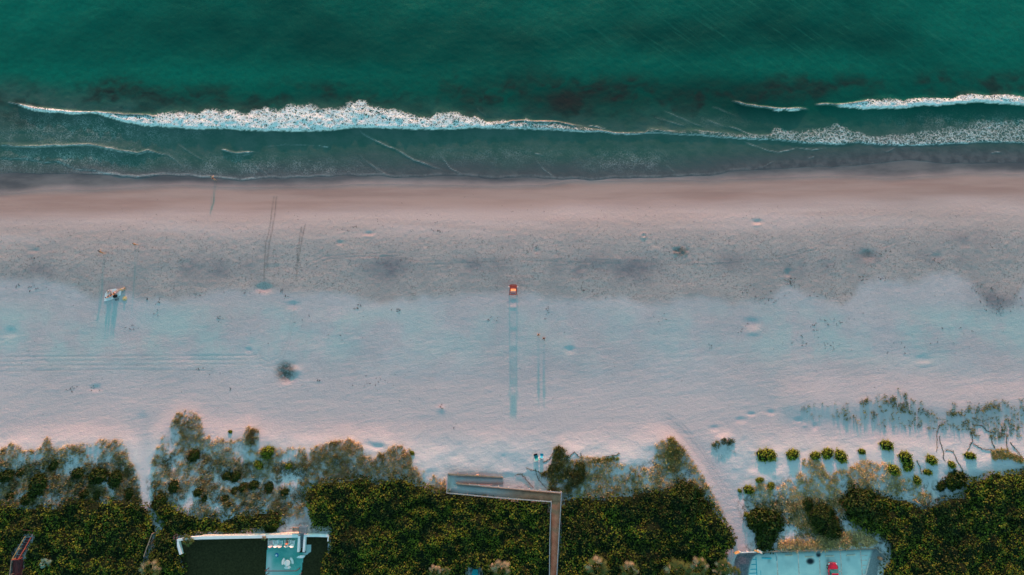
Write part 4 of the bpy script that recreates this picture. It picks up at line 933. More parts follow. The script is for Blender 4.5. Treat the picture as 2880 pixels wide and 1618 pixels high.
T4 = [(1572,1400),(1600,1388),(1700,1392),(1760,1378),(1850,1374),(1900,1368),(1960,1383),(2005,1402),(2035,1450),(2062,1480),(2078,1520),(2074,1548),(2050,1560),(2056,1600),(2046,1720),(1558,1720),(1561,1560),(1566,1475)]
T5 = [(2385,1402),(2410,1398),(2480,1383),(2540,1402),(2600,1425),(2640,1400),(2700,1392),(2722,1345),(2765,1332),(2830,1322),(2880,1312),(3040,1305),(3040,1720),(2474,1720),(2470,1592),(2482,1578),(2496,1560),(2490,1530),(2470,1512),(2420,1500),(2385,1470),(2378,1430)]
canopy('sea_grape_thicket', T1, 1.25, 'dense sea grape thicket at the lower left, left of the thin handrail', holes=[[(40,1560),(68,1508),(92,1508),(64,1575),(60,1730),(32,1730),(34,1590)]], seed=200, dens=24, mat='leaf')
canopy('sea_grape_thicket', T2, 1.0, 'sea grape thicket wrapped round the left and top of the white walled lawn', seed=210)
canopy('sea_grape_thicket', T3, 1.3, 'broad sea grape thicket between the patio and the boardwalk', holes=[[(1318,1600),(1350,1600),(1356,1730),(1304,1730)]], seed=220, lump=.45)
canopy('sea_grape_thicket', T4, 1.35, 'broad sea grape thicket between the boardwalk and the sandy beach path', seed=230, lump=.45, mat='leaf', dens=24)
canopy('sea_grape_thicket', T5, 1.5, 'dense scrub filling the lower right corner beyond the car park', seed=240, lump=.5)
sheet('swimming_pool', [(1330,1602),(1344,1602),(1350,1700),(1305,1700)], 3.35, M['teal'], 'bright teal pool glimpsed through a gap in the thicket')

# ------------------------------------------------------------------ dune grass
def grass(name, poly, dens, label, hgt=(.35, .75), dry=.45, seed=0, patch=.15, mat='grass', bl=11, lean=1.0, wdt=.075, psc=2.2, spreadr=.28):
    P0 = np.array([hit(a, b, 2.0) for a, b in poly]); x0, y0 = P0.min(0); x1, y1 = P0.max(0)
    n = int((x1-x0)*(y1-y0)*dens*2.2); x = rng.uniform(x0, x1, n); y = rng.uniform(y0, y1, n)
    z = terrain(x, y, fine=False); a, b = proj(x, y, z+.3); k = inpoly(a, b, poly)
    k &= (fbm(x/psc, y/psc, seed, 4)+rng.normal(0, .12, n)) > patch
    for Pp, wd in ((PATH, 26), (PATH2, 13)): k &= pdist(a, b, Pp, r=90) > wd
    k &= ~((a > 1262) & (a < 1540) & (b > 1338) & (b < 1400))
    x, y, z = x[k], y[k], z[k]; n = len(x)
    if n == 0: return
    hN = rng.uniform(*hgt, n); dr = np.clip(dry+.5*fbm(x/3.5, y/3.5, seed+3, 3)+rng.normal(0, .18, n), 0, 1); tn = np.clip(.5+.6*fbm(x/1.5, y/1.5, seed+4, 2), 0, 1)
    N = n*bl; bx = np.repeat(x, bl)+rng.normal(0, spreadr*.5, N); by = np.repeat(y, bl)+rng.normal(0, spreadr*.5, N); bz = np.repeat(z, bl)-.05
    az = rng.uniform(0, 2*np.pi, N); ln = rng.uniform(.15, 1.0, N)*lean; h = np.repeat(hN, bl)*rng.uniform(.6, 1.1, N)
    dx = np.cos(az)*np.sin(ln)*h; dy = np.sin(az)*np.sin(ln)*h; dz = np.cos(ln)*h
    pa_ = rng.normal(0, .55, N); wx_ = np.cos(pa_)*wdt/2; wy_ = np.sin(pa_)*wdt/2
    V = np.stack([np.stack([bx-wx_, by-wy_, bz], 1), np.stack([bx+wx_, by+wy_, bz], 1), np.stack([bx+dx*.6+wx_, by+dy*.6+wy_, bz+dz*.75], 1), np.stack([bx+dx, by+dy, bz+dz*.95], 1)], 1).reshape(-1, 3)
    F = np.arange(N*4).reshape(N, 4)
    o = npmesh(name, V, F, M[mat], smooth=False, attrs=dict(tone=np.repeat(tn, bl*4), dry=np.repeat(dr, bl*4))); tag(o, label, kind='stuff'); return o
grass('dune_grass', [(-160,1290),(0,1262),(40,1240),(60,1270),(110,1262),(130,1225),(150,1262),(190,1255),(250,1245),(270,1235),(345,1240),(365,1300),(392,1320),(396,1415),(330,1420),(0,1425),(-160,1425)], 4.4, 'tawny dune grass along the crest at the far left', seed=300, patch=-.22, dry=.55)
grass('dune_grass', [(425,1300),(445,1250),(462,1215),(498,1160),(520,1155),(560,1168),(575,1225),(640,1240),(680,1235),(692,1200),(725,1205),(730,1262),(800,1262),(862,1255),(862,1370),(856,1460),(740,1445),(560,1450),(470,1405),(430,1400)], 4.0, 'dune grass scattered over the hollow above the white wall', seed=310, patch=-.18, dry=.5)
grass('dune_grass', [(855,1275),(900,1250),(945,1240),(985,1235),(1015,1250),(1030,1290),(1080,1268),(1110,1252),(1150,1262),(1158,1312),(1200,1322),(1250,1352),(1258,1392),(1180,1362),(1130,1345),(1060,1355),(1000,1345),(940,1352),(855,1385)], 4.6, 'tall dune grass along the crest above the broad thicket', seed=320, patch=-.34, dry=.5, hgt=(.5, .9))
grass('dune_grass', [(1540,1345),(1560,1290),(1600,1300),(1640,1287),(1700,1288),(1760,1310),(1840,1318),(1845,1250),(1888,1222),(1930,1238),(1945,1290),(1990,1330),(2020,1370),(2048,1440),(2060,1485),(2030,1450),(2000,1405),(1960,1388),(1900,1375),(1850,1380),(1760,1384),(1700,1398),(1600,1392),(1500,1395)], 4.4, 'dune grass on the crest right of the boardwalk', seed=330, patch=-.32, dry=.55, hgt=(.4, .8))
grass('dune_grass', [(2120,1430),(2110,1385),(2150,1350),(2190,1372),(2250,1330),(2262,1290),(2310,1300),(2330,1335),(2390,1318),(2430,1295),(2500,1305),(2545,1345),(2590,1360),(2625,1400),(2600,1425),(2540,1400),(2480,1385),(2390,1402),(2378,1440),(2360,1478),(2280,1490),(2210,1470),(2200,1440),(2150,1440)], 4.0, 'tawny and pinkish dune grass above the car park', seed=340, patch=-.2, dry=.70)
grass('dune_grass', [(2180,1550),(2190,1525),(2260,1512),(2300,1497),(2340,1508),(2400,1492),(2440,1500),(2466,1522),(2455,1536),(2300,1545)], 7.0, 'dense golden grass strip right behind the timber barrier', seed=350, patch=-.5, dry=.80, hgt=(.6, 1.0))
grass('beach_creeper', [(2350,1140),(2420,1120),(2500,1120),(2530,1085),(2560,1120),(2640,1140),(2720,1130),(2800,1125),(2880,1120),(3040,1120),(3040,1200),(2880,1205),(2780,1215),(2680,1210),(2560,1205),(2420,1195),(2340,1170)], 2.2, 'sparse dark creeper and grass sprigs on the low upper right ridge', seed=360, patch=.04, dry=.25, hgt=(.35, .8), mat='vine', bl=4, wdt=.07, psc=1.0, lean=.7, spreadr=.15)
grass('beach_creeper', [(2420,1126),(2480,1108),(2530,1120),(2548,1090),(2560,1150),(2600,1148),(2650,1160),(2700,1160),(2730,1140),(2760,1145),(2800,1130),(2850,1135),(2900,1140),(2900,1155),(2800,1150),(2720,1170),(2640,1172),(2560,1165),(2480,1135),(2430,1145)], 5.0, 'dark green creeper mat running along the top of the upper right ridge', seed=370, patch=.0, psc=1.4, dry=.3, hgt=(.3, .6), mat='vine', bl=6, wdt=.08)
grass('beach_creeper', [(2700,1190),(2760,1165),(2820,1160),(2880,1175),(2880,1225),(2810,1235),(2740,1225)], 2.6, 'patchy brown green creeper near the right edge above the scrub', seed=375, patch=.0, dry=.3, hgt=(.2, .5), mat='vine', bl=9, wdt=.10)
grass('beach_creeper', [(2230,1150),(2300,1135),(2350,1130),(2380,1175),(2300,1180)], 1.2, 'few thin sprigs of beach creeper left of the upper right ridge', seed=378, patch=.1, dry=.3, hgt=(.2, .4), mat='vine', bl=7, wdt=.08)
grass('sea_oats', [(2003,1250),(2040,1232),(2062,1238),(2066,1248),(2040,1252),(2005,1262)], 6, 'small row of dark green sprigs on the hummock beside the sandy path', seed=380, patch=-.6, dry=.2, hgt=(.3, .6), mat='vine', wdt=.10)
grass('sea_oats', [(2000,1258),(2070,1250),(2062,1310),(2030,1325),(2005,1300)], 1.6, 'few thin sprigs in the shade below the hummock', seed=381, patch=.0, dry=.2, hgt=(.1, .25), mat='vine', wdt=.08)
grass('sea_oats', [(690,1245),(695,1210),(708,1200),(726,1208),(722,1240),(700,1262)], 4.2, 'leaning tuft of golden green grass standing above the dune hollow', seed=382, patch=-.6, dry=.35, hgt=(.7, 1.1))
grass('sea_oats', [(1870,1285),(1885,1240),(1895,1226),(1925,1235),(1928,1265),(1905,1330),(1885,1330)], 3.5, 'tall clump of green grass at the tip of the dune beside the path', seed=383, patch=-.6, dry=.22, hgt=(.8, 1.2))
grass('scrub_bush_mass', [(1500,1395),(1470,1370),(1480,1345),(1510,1350),(1555,1300),(1560,1255),(1580,1255),(1602,1290),(1640,1300),(1650,1345),(1600,1385),(1580,1400)], 4.2, 'dark green feathery scrub right where the boardwalk turns', seed=384, patch=-.35, dry=.1, hgt=(.6, 1.2), mat='vine', bl=14, wdt=.09)
grass('scrub_bush_mass', [(1378,1362),(1400,1353),(1440,1353),(1470,1366),(1462,1376),(1380,1370)], 22, 'low dark green hedge beside the middle rail of the boardwalk', seed=385, patch=-.9, dry=.02, hgt=(.5, .8), mat='shrub', bl=12, wdt=.12)
# dim groundcover in the shaded hollow
grass('low_scrub', [(-160,1300),(0,1300),(330,1290),(385,1330),(395,1415),(0,1425),(-160,1425)], 3.2, 'dim low scrub in the shaded hollow at the far left', seed=390, patch=-.08, dry=.12, hgt=(.3, .7), mat='vine', bl=14, wdt=.11, psc=3.0, spreadr=.5)
grass('low_scrub', [(425,1310),(500,1260),(640,1300),(860,1300),(856,1480),(740,1445),(560,1450),(470,1405),(425,1400)], 2.8, 'dim low scrub in the shaded hollow above the white wall', seed=391, patch=.0, dry=.15, hgt=(.25, .6), mat='vine', bl=14, wdt=.11, psc=2.4, spreadr=.5)
grass('low_scrub', [(2110,1420),(2250,1400),(2380,1400),(2375,1500),(2300,1510),(2190,1520),(2120,1470)], 3.2, 'dim low scrub between the dark bushes above the car park', seed=392, patch=-.15, dry=.2, hgt=(.3, .7), mat='vine', bl=14, wdt=.11, psc=2.0, spreadr=.5)

# ------------------------------------------------------------------ bushes
def bush_mesh(name, seed, mat, nleaf=420, squash=.62, lobes=3, ls=1.0):
    r_ = np.random.default_rng(seed); n = nleaf; nu, nv_ = 18, 9
    lob = [(r_.uniform(-.3, .3), r_.uniform(-.3, .3), r_.uniform(.55, .8)) for _ in range(lobes)]
    def rad(th, ph):
        return 1+.16*np.sin(2*th+seed)+.10*np.sin(5*th+seed*2.1)*np.sin(ph*3)+.08*np.sin(7*th+seed+3*ph)
    th, ph = np.meshgrid(np.linspace(0, 2*np.pi, nu+1), np.linspace(.02, np.pi/2+.15, nv_)); r0 = rad(th, ph)*.86
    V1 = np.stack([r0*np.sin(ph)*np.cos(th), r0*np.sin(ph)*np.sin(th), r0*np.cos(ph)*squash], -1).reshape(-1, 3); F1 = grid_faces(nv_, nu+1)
    t = r_.uniform(0, 2*np.pi, n); p = np.arccos(r_.uniform(0, 1, n)); rr = rad(t, p)*(r_.uniform(.80, 1.10, n)+.12*np.sin(9*t+4*p+seed)*np.sin(6*p))
    C = np.stack([rr*np.sin(p)*np.cos(t), rr*np.sin(p)*np.sin(t), rr*np.cos(p)*squash], 1)
    Nn = C/np.linalg.norm(C, axis=1)[:, None]+r_.normal(size=(n, 3))*.55; Nn /= np.linalg.norm(Nn, axis=1)[:, None]
    A = r_.normal(size=(n, 3)); A -= (A*Nn).sum(1)[:, None]*Nn; A /= np.linalg.norm(A, axis=1)[:, None]; B = np.cross(Nn, A); L = r_.uniform(.14, .26, n)[:, None]*ls
    V2 = np.stack([C-A*L/2, C+B*L*.36, C+A*L/2, C-B*L*.36], 1).reshape(-1, 3); F2 = np.arange(4*n).reshape(n, 4)+len(V1)
    tone = np.concatenate([np.zeros(len(V1)), np.repeat(np.clip(.5+r_.normal(0, .3, n), 0, 1), 4)])
    o = npmesh(name, np.concatenate([V1, V2]), np.concatenate([F1, F2]), None, smooth=False, attrs=dict(tone=tone, dry=tone*0), link=False)
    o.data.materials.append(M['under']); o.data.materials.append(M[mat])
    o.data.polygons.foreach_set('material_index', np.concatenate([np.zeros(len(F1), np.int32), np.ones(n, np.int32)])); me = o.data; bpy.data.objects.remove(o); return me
BM = [bush_mesh('shrub', s, 'shrub', 380, .75) for s in (1, 2, 3)]; BD = [bush_mesh('scrub', s, 'leafdark', 900, .55) for s in (5, 6, 7)]; BL = [bush_mesh('scrub_dome', s, 'leafdark', 4200, .5, 3, .42) for s in (9, 10)]
def bush(name, px_, py_, r, label, cat='shrub', group='round green shrubs on the dunes', dark=False, rot=None, sy_=1.0, hs=1.0):
    R_ = r/15.0; p = place(px_, py_, R_*.35*hs); me = (BL[int(px_) % 2] if r > 40 else (BD if dark else BM)[hash_(px_) % 3])
    o = bpy.data.objects.new(name, me); COL.objects.link(o); o.location = p-Vector((0, 0, .05)); a = rot if rot is not None else 0.0
    o.scale = (R_, R_*sy_, R_*hs); o.rotation_euler = (0, 0, a); tag(o, label, cat, group); return o
def hash_(v): return int(v*7) % 101
SH = [
 (2148,1283,17,'left lobe of the widest pair of round green shrubs beside the beach path',0,1.25), (2168,1281,17,'right lobe of the widest pair of round green shrubs beside the beach path',0,1.1),
 (2231,1280,16.5,'bright round shrub second from the left in the row of dune shrubs',0,1.1), (2295,1283,14,'pale yellowish round shrub in the middle of the dune shrub row',0,1), (2329,1277,15,'tall egg shaped shrub right of the pale yellowish one',0,1.25), (2367.5,1285,17,'darker oval shrub at the right end of the close row above the tawny grass',0,1.2),
 (2425.5,1271,10,'small ragged pale shrub standing alone on pale sand',0,1), (2496,1254,17.5,'round bright shrub with a teal shadow directly below it',0,1), (2549,1288,17,'upper half of the tall double shrub on the dune slope',0,1.2), (2556,1312,14.5,'lower half of the tall double shrub on the dune slope',0,1.2), (2516,1323,18,'wide pale olive shrub left of the tall double shrub',0,.9),
 (2623,1295,15,'compact diamond shaped shrub right of the tall double shrub',0,1), (2731,1283,15,'shrub with a cream sunlit top near the creeping vine stems',0,.8), (2679,1308,11,'thin yellowish shrub between two creeping vines',0,1), (2611,1329,12,'faded low shrub below the diamond shaped shrub',0,.8), (2581,1352,11,'dim narrow shrub above the right thicket',0,1.3),
 (2108,1379,15,'bright little bush at the corner where path meets tawny grass',0,1), (2081,1381,6,'tiny green bush at the edge of the sandy path',0,1), (2138,1351,11,'small leafy bush above the corner bush near the path',0,.8), (2169,1368,10,'small yellow green bush inside the tawny grass',0,1.3), (2101,1449,7.5,'tiny dark bush left of the big dark bush above the car park',0,1),
 (752,1269,17,'large bright heart shaped shrub on the dune, its upper lobe',0,.9), (748,1280,15,'lower lobe of the large heart shaped shrub on the dune',0,1), (726,1308.5,14,'round shrub just below left of the heart shaped shrub',0,1), (811,1312,10,'small pale shrub right of the heart shaped shrub',0,1), (647,1215,6,'tiny round tuft bush on open sand above the dune hollow',0,1), (1158.5,1275,7,'tiny bush on the sand at the right end of the tall grass crest',0,1),
]
for a in SH: bush('round_shrub', a[0], a[1], a[2], a[3], sy_=a[5])
DK = [
 (543,1283,17,'dark round bush in the upper part of the dune hollow above the white wall'), (486,1371,16,'dim round bush at the left of the dune hollow'), (661,1342,15,'dim bush in the centre of the dune hollow'), (636,1340,12,'smaller dim bush left of the centre one in the dune hollow'), (755,1373,15,'grey green bush at the right of the dune hollow'), (799,1385,11,'small round bush near the thicket edge in the dune hollow'), (683,1372,13,'dark bush in the line above the pale sand patch'), (658,1381,10,'small dark bush at the left end of the line above the pale sand patch'), (631,1403,10,'small round bush on the pale sand of the dune hollow'), (555,1386,12,'dim bush left of the pale sand patch'), (573,1403,9,'small dim bush below left of the pale sand patch'), (712,1366,14,'spreading dim bush between two others above the pale sand patch'), (644,1420,7,'tiny bush on the pale sand of the dune hollow'),
 (14,1339,19,'dark round bush at the left edge of the photo'), (25,1395,12,'small round bush below the one at the left edge'), (216,1332,17,'dark bush right of the bright shaded sand hollow'), (272,1340,24,'big dark bush in the grass at the left dune crest'), (270,1394,12,'small bush just above the lower left thicket'), (101,1366,27,'large dark bush left of the bright shaded sand hollow'), (75,1405,18,'dim bush below the large dark one at the left'), (55,1330,12,'small dark bush between the left edge and the large dark bush'), (150,1310,14,'dim bush directly under the grass crest at the left'), (320,1350,22,'dim broad bush at the right end of the left dune'), (360,1390,15,'dim bush beside the narrow sand path at left'), (235,1390,13,'dim small bush at the lower edge of the left hollow'),
 (445,1415,22,'dark bush right of the narrow sand path at left'), (760,1485,16,'small dark bush above the wooden bench'),
 (2273,1420,17,'small dark bush in the tawny grass above the car park'), (2693,1352,27,'dark bush at the base of the creeping vines'), (2650,1368,14,'small dark bush left of the bush under the vines'),
 (1937,1420,58,'large smooth domed dark bush at the right of the thicket beside the path'),
 (2135,1462,30,'big dark bush above the left part of the car park, its upper left'), (2170,1478,36,'big dark bush above the left part of the car park'), (2155,1515,32,'dark bush directly above the timber barrier at left'), (2323,1466,42,'big rounded dark bush above the middle of the car park'), (2345,1500,22,'smaller leafy bush below the big rounded bush'), (2440,1432,60,'huge domed dark bush at the left end of the right scrub'),
]
for a in DK: bush('dark_bush', a[0], a[1], a[2], a[3], 'bush', 'dark bushes of the dunes', True, hs=.8 if a[2] > 30 else 1.0)

# creeping vines
def vine(pts, label):
    P = [place(a, b) for a, b in pts]; e = empty('creeping_vine', P[0]); tag(e, label, 'vine', 'creeping vine runners on the sand')
    sm = []
    for a, b in zip(P, P[1:]):
        for k in range(5):
            q = a.lerp(b, k/5)+Vector((rng.normal(0, .05), rng.normal(0, .05), .06)); sm.append(q)
    sm.append(P[-1]); bm = bmesh.new(); atube(bm, sm, .04, 5); nf_ = len(bm.faces)
    C = np.array([[*q] for q in sm for _ in range(3)])+rng.normal(0, .10, (len(sm)*3, 3))*np.array([1, 1, .3])
    V, F, at = leaves(C, .15, .11, rng.uniform(0, 1, len(C))); vs_ = [bm.verts.new(v) for v in V]
    for f in F: bm.faces.new([vs_[i] for i in f]).material_index = 1
    o = par(bobj('runner', bm, M['stem']), e); o.data.materials.append(M['vine'])
for pts, lab in (([(2643,1195),(2635,1215),(2634,1270)],'faint vertical vine runner left of the others'), ([(2641,1230),(2652,1270),(2653,1290),(2672,1325)],'thick vine runner with brown leaves left of the pale shrub'), ([(2660,1265),(2680,1270),(2692,1295),(2705,1320),(2720,1352)],'long vine runner slanting down to the right thicket'), ([(2731,1215),(2735,1240),(2722,1265),(2716,1282)],'vine runner ending at the shrub with the cream top'), ([(2737,1248),(2760,1262),(2790,1265)],'faint vine runner branching right above the cream topped shrub'), ([(2788,1225),(2790,1245),(2797,1262)],'short vine runner above the green bank at the right'), ([(2840,1245),(2855,1262),(2870,1282),(2880,1292)],'vine runner near the right edge of the photo'), ([(2832,1225),(2830,1250),(2835,1270)],'thin vertical vine runner close to the right edge'), ([(2735,1196),(2760,1196),(2772,1210),(2790,1218)],'curving vine runner around the pink sand patch at upper right'), ([(2578,1295),(2586,1310),(2592,1335)],'short vine runner right of the tall double shrub'),
  ([(1452,1335),(1468,1333),(1480,1350),(1500,1372)],'dark creeping branch on the sand left of the boardwalk turn'), ([(1482,1318),(1500,1322),(1520,1330),(1552,1320)],'dark arching branch reaching over the sand toward the boardwalk'), ([(1505,1320),(1512,1345),(1535,1372)],'dark branch running down beside the boardwalk'), ([(1528,1300),(1545,1292),(1558,1268),(1566,1255)],'dark branch ending in the tall feathery scrub tip'), ([(1600,1285),(1615,1272),(1635,1290)],'small arched branch right of the feathery scrub'), ([(1634,1275),(1637,1295)],'short upright twig on the dune crest right of the boardwalk'), ([(1700,1285),(1735,1280),(1742,1275)],'thin green runner on the dune crest in the middle')):
    vine(pts, lab)
grass('beach_creeper', [(2785,1265),(2830,1262),(2850,1278),(2880,1290),(2880,1305),(2850,1292),(2790,1292)], 10, 'golden green bank of creeper above the right thicket', seed=395, patch=-.6, dry=.25, hgt=(.3, .6), wdt=.10)
grass('beach_creeper', [(1652,1296),(1700,1290),(1735,1284),(1740,1292),(1700,1300),(1655,1304)], 12, 'thin green creeper line along the crest right of the boardwalk', seed=396, patch=-.6, dry=.15, hgt=(.3, .5), wdt=.09, mat='shrub')

# ------------------------------------------------------------------ palms
def palm(px_, py_, r, ht_, label, nf=22, seed=0, mat='palm', sunpart=.5):
    r_ = np.random.default_rng(seed); x, y = hit(px_, py_, 2.8+ht_); zb = float(terrain(np.array([x]), np.array([y]), False)[0]); R_ = r/14.0; top = 2.8+ht_-zb
    e = empty('cabbage_palm', (x, y, zb)); tag(e, label, 'palm tree', 'palms along the bottom edge')
    bm = bmesh.new(); atube(bm, [(0, 0, -.1), (.05, .02, top*.5), (0, 0, top)], [.20, .17, .15], 10); bobj('trunk', bm, M['bark'], e)
    V = []; F = []; tone = []; dry = []
    for i in range(nf):
        az = 2*math.pi*i/nf*2.4+r_.uniform(-.2, .2); up_ = r_.uniform(-.35, 1.1); L = R_*r_.uniform(.75, 1.1)
        d = np.array([math.cos(az), math.sin(az), 0]); c0 = np.array([0, 0, top])
        mid = c0+d*L*.55*math.cos(up_*.8)+np.array([0, 0, L*.5*math.sin(up_)]); side = np.array([-math.sin(az), math.cos(az), 0])
        dv = 1.0 if r_.random() < sunpart and math.sin(az) > -.1 else .0; tv = r_.uniform(.2, .9)  # sun-facing fronds take the peach of sunlight through the dry mask
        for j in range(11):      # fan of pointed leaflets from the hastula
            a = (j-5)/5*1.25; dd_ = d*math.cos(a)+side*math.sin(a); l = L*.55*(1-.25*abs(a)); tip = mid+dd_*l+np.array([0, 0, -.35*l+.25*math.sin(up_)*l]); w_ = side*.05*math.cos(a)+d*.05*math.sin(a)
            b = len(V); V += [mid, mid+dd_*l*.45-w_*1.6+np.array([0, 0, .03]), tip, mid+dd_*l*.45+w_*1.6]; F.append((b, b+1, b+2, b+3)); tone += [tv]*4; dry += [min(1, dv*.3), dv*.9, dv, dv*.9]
        b = len(V); V += [c0-side*.02, c0+side*.02, mid+side*.02, mid-side*.02]; F.append((b, b+1, b+2, b+3)); tone += [.4]*4; dry += [0]*4
    npmesh('crown', V, F, M[mat], e, smooth=False, attrs=dict(tone=tone, dry=dry)); return e
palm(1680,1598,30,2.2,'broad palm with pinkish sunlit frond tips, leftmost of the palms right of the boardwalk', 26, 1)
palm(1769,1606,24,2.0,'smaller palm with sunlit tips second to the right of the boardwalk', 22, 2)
palm(1905,1606,34,1.7,'wide shaggy olive palm crown in the middle of the bottom right edge', 26, 3, sunpart=.15)
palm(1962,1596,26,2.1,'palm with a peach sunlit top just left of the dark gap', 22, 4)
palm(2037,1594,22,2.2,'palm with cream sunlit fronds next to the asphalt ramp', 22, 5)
palm(2067,1610,17,1.2,'small bushy green palm at the foot of the asphalt ramp', 18, 6, sunpart=.05)
palm(1410,1604,25,2.3,'palm with golden sunlit fronds left of the boardwalk', 26, 7, sunpart=.8)
palm(1382,1597,11,2.2,'small golden frond tuft left of the golden palm', 12, 8, sunpart=.8)
palm(1224,1608,17,1.8,'small palm with peach tips below the broad middle thicket', 18, 9, sunpart=.7)
palm(1252,1606,12,1.8,'little grey palm tuft right of the peach tipped small palm', 14, 10, sunpart=.2)
palm(424,1604,28,1.9,'palm with a bright peach upper edge left of the white walled lawn', 26, 11, sunpart=.5)
palm(2018,1612,12,1.9,'little peach frond tuft at the bottom edge beside the cream fronded palm', 12, 12, sunpart=.7)
e = palm(128,1583,14,1.2,'pale spiky agave like plant in the lower left thicket', 14, 13, mat='agave', sunpart=0)
e = palm(528,1520,15,1.0,'leafy plant with drooping stems at the corner of the white wall', 16, 14, sunpart=.2)
e['category'] = 'plant'; del e['group']
e = palm(742,1515,7,.9,'small peach leaved plant in front of the white wall beside the patio', 9, 15, sunpart=1.0)
e['category'] = 'plant'; del e['group']

# ------------------------------------------------------------------ seaweed wrack and litter on the sand
W_ = []
for (a, b, r1, r2, n) in [(95,812,28,6,18),(50,806,20,5,8),(790,815,7,6,10),(806,838,6,5,6),(560,830,30,5,12),(413,842,4,3,3),(443,860,16,16,14),(700,825,40,6,8),(2218,796,8,8,16),(2226,786,7,6,14),(2235,806,10,8,10),(2105,812,20,10,14),(2150,835,30,14,22),(2180,845,25,10,14),(2300,828,25,8,14),(2340,825,40,12,26),(2440,780,14,8,14),(2480,785,20,6,8),(2750,815,20,14,26),(2780,840,35,22,44),(2820,870,26,16,26),(2862,845,12,16,14),(2330,905,40,10,30),(2300,925,16,10,10),(2260,955,40,12,18),(2330,975,24,10,16),(1650,815,20,8,8),(1700,830,18,6,8),(1673,830,4,4,4),(1910,712,24,14,20),(1015,865,14,8,14),(1118,872,12,7,12),(1380,895,16,8,10),(1540,880,18,18,14),(1860,895,30,12,10),(620,893,14,10,14),(860,905,20,10,6),(370,925,14,6,8),(960,945,20,20,5),(1050,1070,40,10,24),(900,1070,5,4,7),(1240,1143,5,5,10),(1280,1200,6,4,5),(650,1095,10,6,5),(210,1100,14,10,16),(260,1090,20,6,10),(560,1040,25,5,8),(2480,705,20,18,20),(2630,735,12,8,10),(2878,797,2,4,4),(1000,510+130,20,6,8),(1230,650,20,8,8),(2080,930,14,10,8),(2600,960,80,30,14),(1990,975,14,6,6),(2700,930,50,30,10),(1500,700,20,8,10),(97,726,9,3,10)]:
    for _ in range(int(n*.7)+1): W_.append((a+rng.normal(0, r1*.7), b+rng.normal(0, r2*.7), rng.uniform(.06, .20)))
for _ in range(2600):
    W_.append((rng.uniform(-60, 2940), rng.normal(700, 48), rng.uniform(.04, .12)))
for _ in range(260):
    W_.append((rng.uniform(-60, 2940), rng.uniform(600, 1180), rng.uniform(.05, .13)))
C = []; sz = []
for a, b, s_ in W_:
    x, y = hit(a, b, 1.1); C.append((x, y)); sz.append(s_)
C = np.array(C); sz = np.array(sz); zz = terrain(C[:, 0], C[:, 1]); C3 = np.column_stack([C, zz+.02])
C3 = np.repeat(C3, 3, 0)+rng.normal(0, .05, (len(C3)*3, 3))*np.array([1.6, 1.6, .1]); s3 = np.repeat(sz, 3)
V, F, at = leaves(C3, s3, s3*.8, rng.uniform(0, 1, len(C3)), spread=.15)
tag(npmesh('seaweed_wrack', V, F, M['wrack'], smooth=False, attrs=at), 'dark bits of dried seaweed strewn over the beach', kind='stuff')

# ------------------------------------------------------------------ people
def skinmat(n, c): return simple(n, c, .12, 8, .6, .3)
SK = [skinmat('skin_tan', (.55, .26, .16)), skinmat('skin_dark', (.28, .10, .06)), skinmat('skin_fair', (.66, .36, .26))]
CL = {k: simple('cloth_'+k, c, .2, 8, .85, .15) for k, c in dict(red=(.50,.05,.03), orange=(.65,.22,.08), black=(.012,.012,.015), pink=(.75,.42,.40), blue=(.02,.16,.30), white=(.8,.8,.8), lilac=(.42,.36,.60), yellow=(.75,.55,.12), maroon=(.20,.03,.05)).items()}
HR = {k: simple('hair_'+k, c, .3, 12, .7, .3) for k, c in dict(black=(.01,.008,.008), brown=(.10,.045,.02), blond=(.45,.28,.12))}if False else {k: simple('hair_'+k, c, .3, 12, .7, .3) for k, c in (('black',(.01,.008,.008)),('brown',(.10,.045,.02)),('blond',(.45,.28,.12)))}
def skinned(name, verts, edges, radii, mat, parent, root=0):
    me = bpy.data.meshes.new(name); me.from_pydata([tuple(v) for v in verts], edges, []); o = bpy.data.objects.new(name, me); COL.objects.link(o)
    sk = o.modifiers.new('skin', 'SKIN'); 
    for i, r in enumerate(radii):
        sv = me.skin_vertices[0].data[i] if me.skin_vertices else None
        if sv: sv.radius = (r, r) if not isinstance(r, tuple) else r; sv.use_root = (i == root)
    o.modifiers.new('sub', 'SUBSURF').levels = 1
    dg = bpy.context.evaluated_depsgraph_get(); m2 = bpy.data.meshes.new_from_object(o.evaluated_get(dg)); bpy.data.objects.remove(o); m2.materials.clear(); m2.materials.append(mat)
    for p in m2.polygons: p.use_smooth = True
    n = bpy.data.objects.new(name, m2); COL.objects.link(n); n.parent = parent; return n
